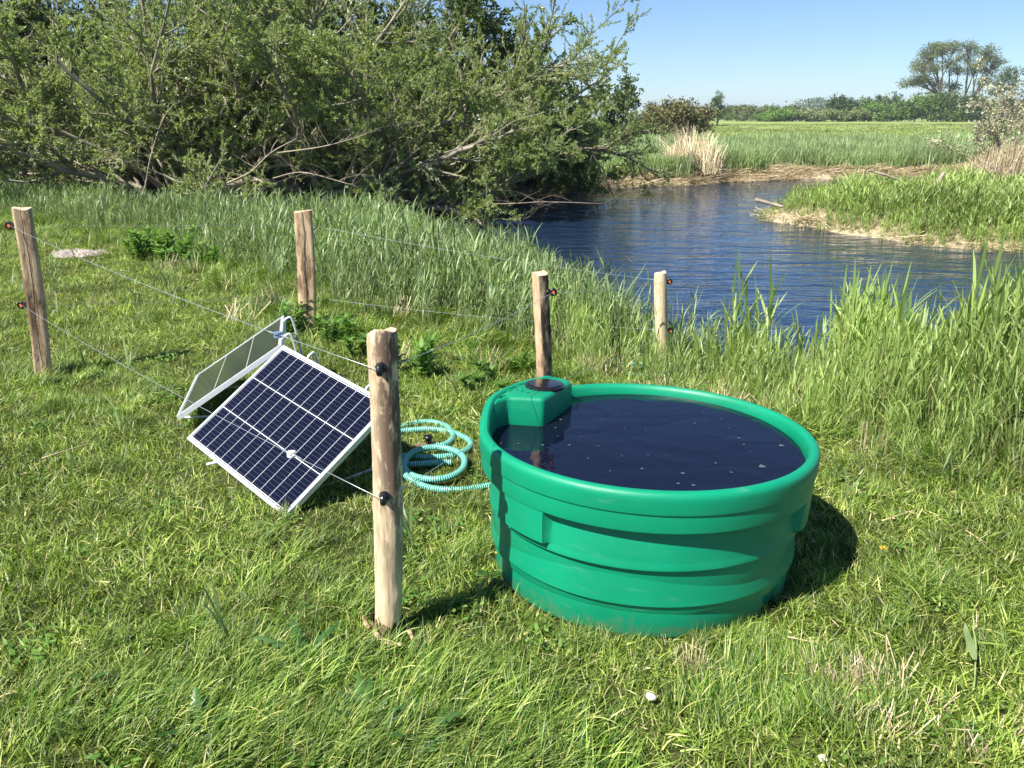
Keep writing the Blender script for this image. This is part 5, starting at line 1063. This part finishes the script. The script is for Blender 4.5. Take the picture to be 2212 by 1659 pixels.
def dandelion(p, label):
    root = empty('dandelion', (p[0], p[1], 0), label, 'flower', 'yellow dandelions'); V, F = tube_path(np.array([[0, 0, 0], [.003, 0, .03], [.004, .002, .055]]), .0014, 5); link('stem', mkmesh('stem', V, F), M_herb, root)
    n = 44; V, F, t, _ = ribbons(np.tile([[.004, .002, .055]], (n, 1)), rng.uniform(0, 6.3, n), rng.uniform(.2, 1.5, n), np.full(n, .2), rng.uniform(.010, .016, n), np.full(n, .004), 3, shape='leaf'); link('flower_head', mkmesh('flower_head', V, F), M_yel, root)
dandelion(at(1902, 1212), 'yellow dandelion in the lawn right of the trough shadow'); dandelion(at(1074, 1222), 'yellow dandelion at the left foot of the trough')
dandelion(at(793, 795), 'tiny yellow flower in the grass left of the near post')
# sandy mound
M_sand = plain('pale_sand', (.30, .26, .22), .95, noise=.5, nscale=14, bump=.8)
c = at(165, 550); n1_, n2_ = 40, 20; V = []
for i in range(n2_):
    for k in range(n1_):
        a_ = k * 6.2832 / n1_; t = (i + .001) / (n2_ - 1); V.append((.34 * t * math.cos(a_) * (1 + .2 * math.sin(3 * a_)), .26 * t * math.sin(a_) * (1 + .15 * math.sin(2 * a_ + 1)), .075 * (1 - t ** 1.6) * .6 - .012 + (.014 * rng.normal() if i < n2_ - 1 else -.01)))
k, s = np.meshgrid(np.arange(n2_ - 1), np.arange(n1_), indexing='ij'); s2 = (s + 1) % n1_
tag(link('sand_mound', mkmesh('sand_mound', np.array(V), np.stack([k * n1_ + s, k * n1_ + s2, (k + 1) * n1_ + s2, (k + 1) * n1_ + s], -1).reshape(-1, 4)), M_sand, loc=(c[0], c[1], float(gz(c[0], c[1])) + .035)), 'low pale mound of dug sandy soil on the lawn at the left', 'soil')
# pale stones
M_stone = plain('pale_stone', (.62, .58, .48), .9, noise=.3, nscale=60, bump=.5)
def stone(p, r_, label, seed):
    bm = bmesh.new(); bmesh.ops.create_icosphere(bm, subdivisions=3, radius=r_); g = np.random.default_rng(seed)
    ph = g.uniform(0, 6, 3)
    for v in bm.verts: v.co *= 1 + .22 * math.sin(v.co.x / r_ * 3 + ph[0]) * math.sin(v.co.y / r_ * 3 + ph[1]) + .05 * g.normal(); v.co.z *= .6
    tag(bmlink('pale_stone', bm, M_stone, loc=(p[0], p[1], .022)), label, 'stone')
stone(at(1405, 1518), .015, 'pale crumbly stone in the lawn in front of the trough', 1); stone(at(1775, 1652), .014, 'small pale stone at the bottom edge right of the centre', 2)
# cut reed stalk with a leaf lying right, and stray straws
def stalk(pts, r_, label, leafat=None, leafpts=None, mat=None, wd=.02):
    root = empty('cut_reed', tuple(pts[0]), label, 'reed stalk'); o0 = np.array(pts[0]); P = smoothpath(np.array(pts) - o0, 6); V, F = tube_path(P, np.linspace(r_, r_ * .5, len(P)), 6); link('stem', mkmesh('stem', V, F, smooth=True), mat or M_straw1, root)
    if leafpts is not None:
        P = smoothpath(np.array(leafpts) - o0, 6); n = len(P); T = np.gradient(P, axis=0); sd = np.cross(T, [0, .3, 1.]); sd /= np.linalg.norm(sd, axis=1, keepdims=True); ww = wd * np.sin(np.pi * np.linspace(.08, 1, n) ** .8) * .5 + .001
        V = np.concatenate([P - sd * ww[:, None], P + sd * ww[:, None] * .9]); i = np.arange(n - 1); link('leaf', mkmesh('leaf', V, np.stack([i, i + 1, i + 1 + n, i + n], -1), {'tint': np.full(2 * n, .6)}, smooth=True), M_reed, root)
M_straw1 = plain('straw_stem', (.55, .44, .26), .6); M_gstem = plain('green_stem', (.26, .34, .11), .5)
stalk([at(2103, 1490, .03), at(2107, 1440, .05), at(2108, 1390, .07), at(2100, 1350, .10)], .004, 'cut green reed with one broad leaf leaning in the lawn at the right', leafpts=[at(2106, 1425, .07), at(2098, 1395, .09), at(2088, 1365, .12), at(2085, 1345, .14)], mat=M_gstem, wd=.026)
for q, lb in ((((1700, 1375), (1770, 1390)), 'short straw lying in the lawn front right of the trough'), (((2085, 1145), (2150, 1185), (2205, 1212)), 'long straw lying in the lawn at the right edge'), (((1985, 1195), (2035, 1225)), 'short straw right of the trough shadow'), (((1905, 1125), (1980, 1100)), 'straw pointing at the trough shadow, upper one'), (((930, 1645), (1010, 1662)), 'pale straw stick cut by the bottom edge of the view'), (((90, 990), (200, 955)), 'dry stalk lying in the lawn at the far left'), (((860, 1490), (935, 1440)), 'dry stalk lying in the grass right below the near post')):
    stalk([at(a_, b_, .035) for a_, b_ in q], .0032, lb)

# ------------------------------------------------------------------ air: thin summer haze over the far meadow
bm = bmesh.new(); bmesh.ops.create_cube(bm, size=1)
for v in bm.verts: v.co = Vector((v.co.x * 5000, 1050 + v.co.y * 3400, 15.2 + v.co.z * 36))
m, nt, o = newmat('summer_air'); pv = nd(nt, 'ShaderNodeVolumePrincipled'); pv.inputs['Color'].default_value = (.80, .88, 1, 1); pv.inputs['Density'].default_value = .0003; pv.inputs['Anisotropy'].default_value = .2
nt.links.new(pv.outputs[0], o.inputs['Volume']); tag(bmlink('haze', bm, m), 'thin pale haze over the far meadow and trees', 'haze', kind='stuff')
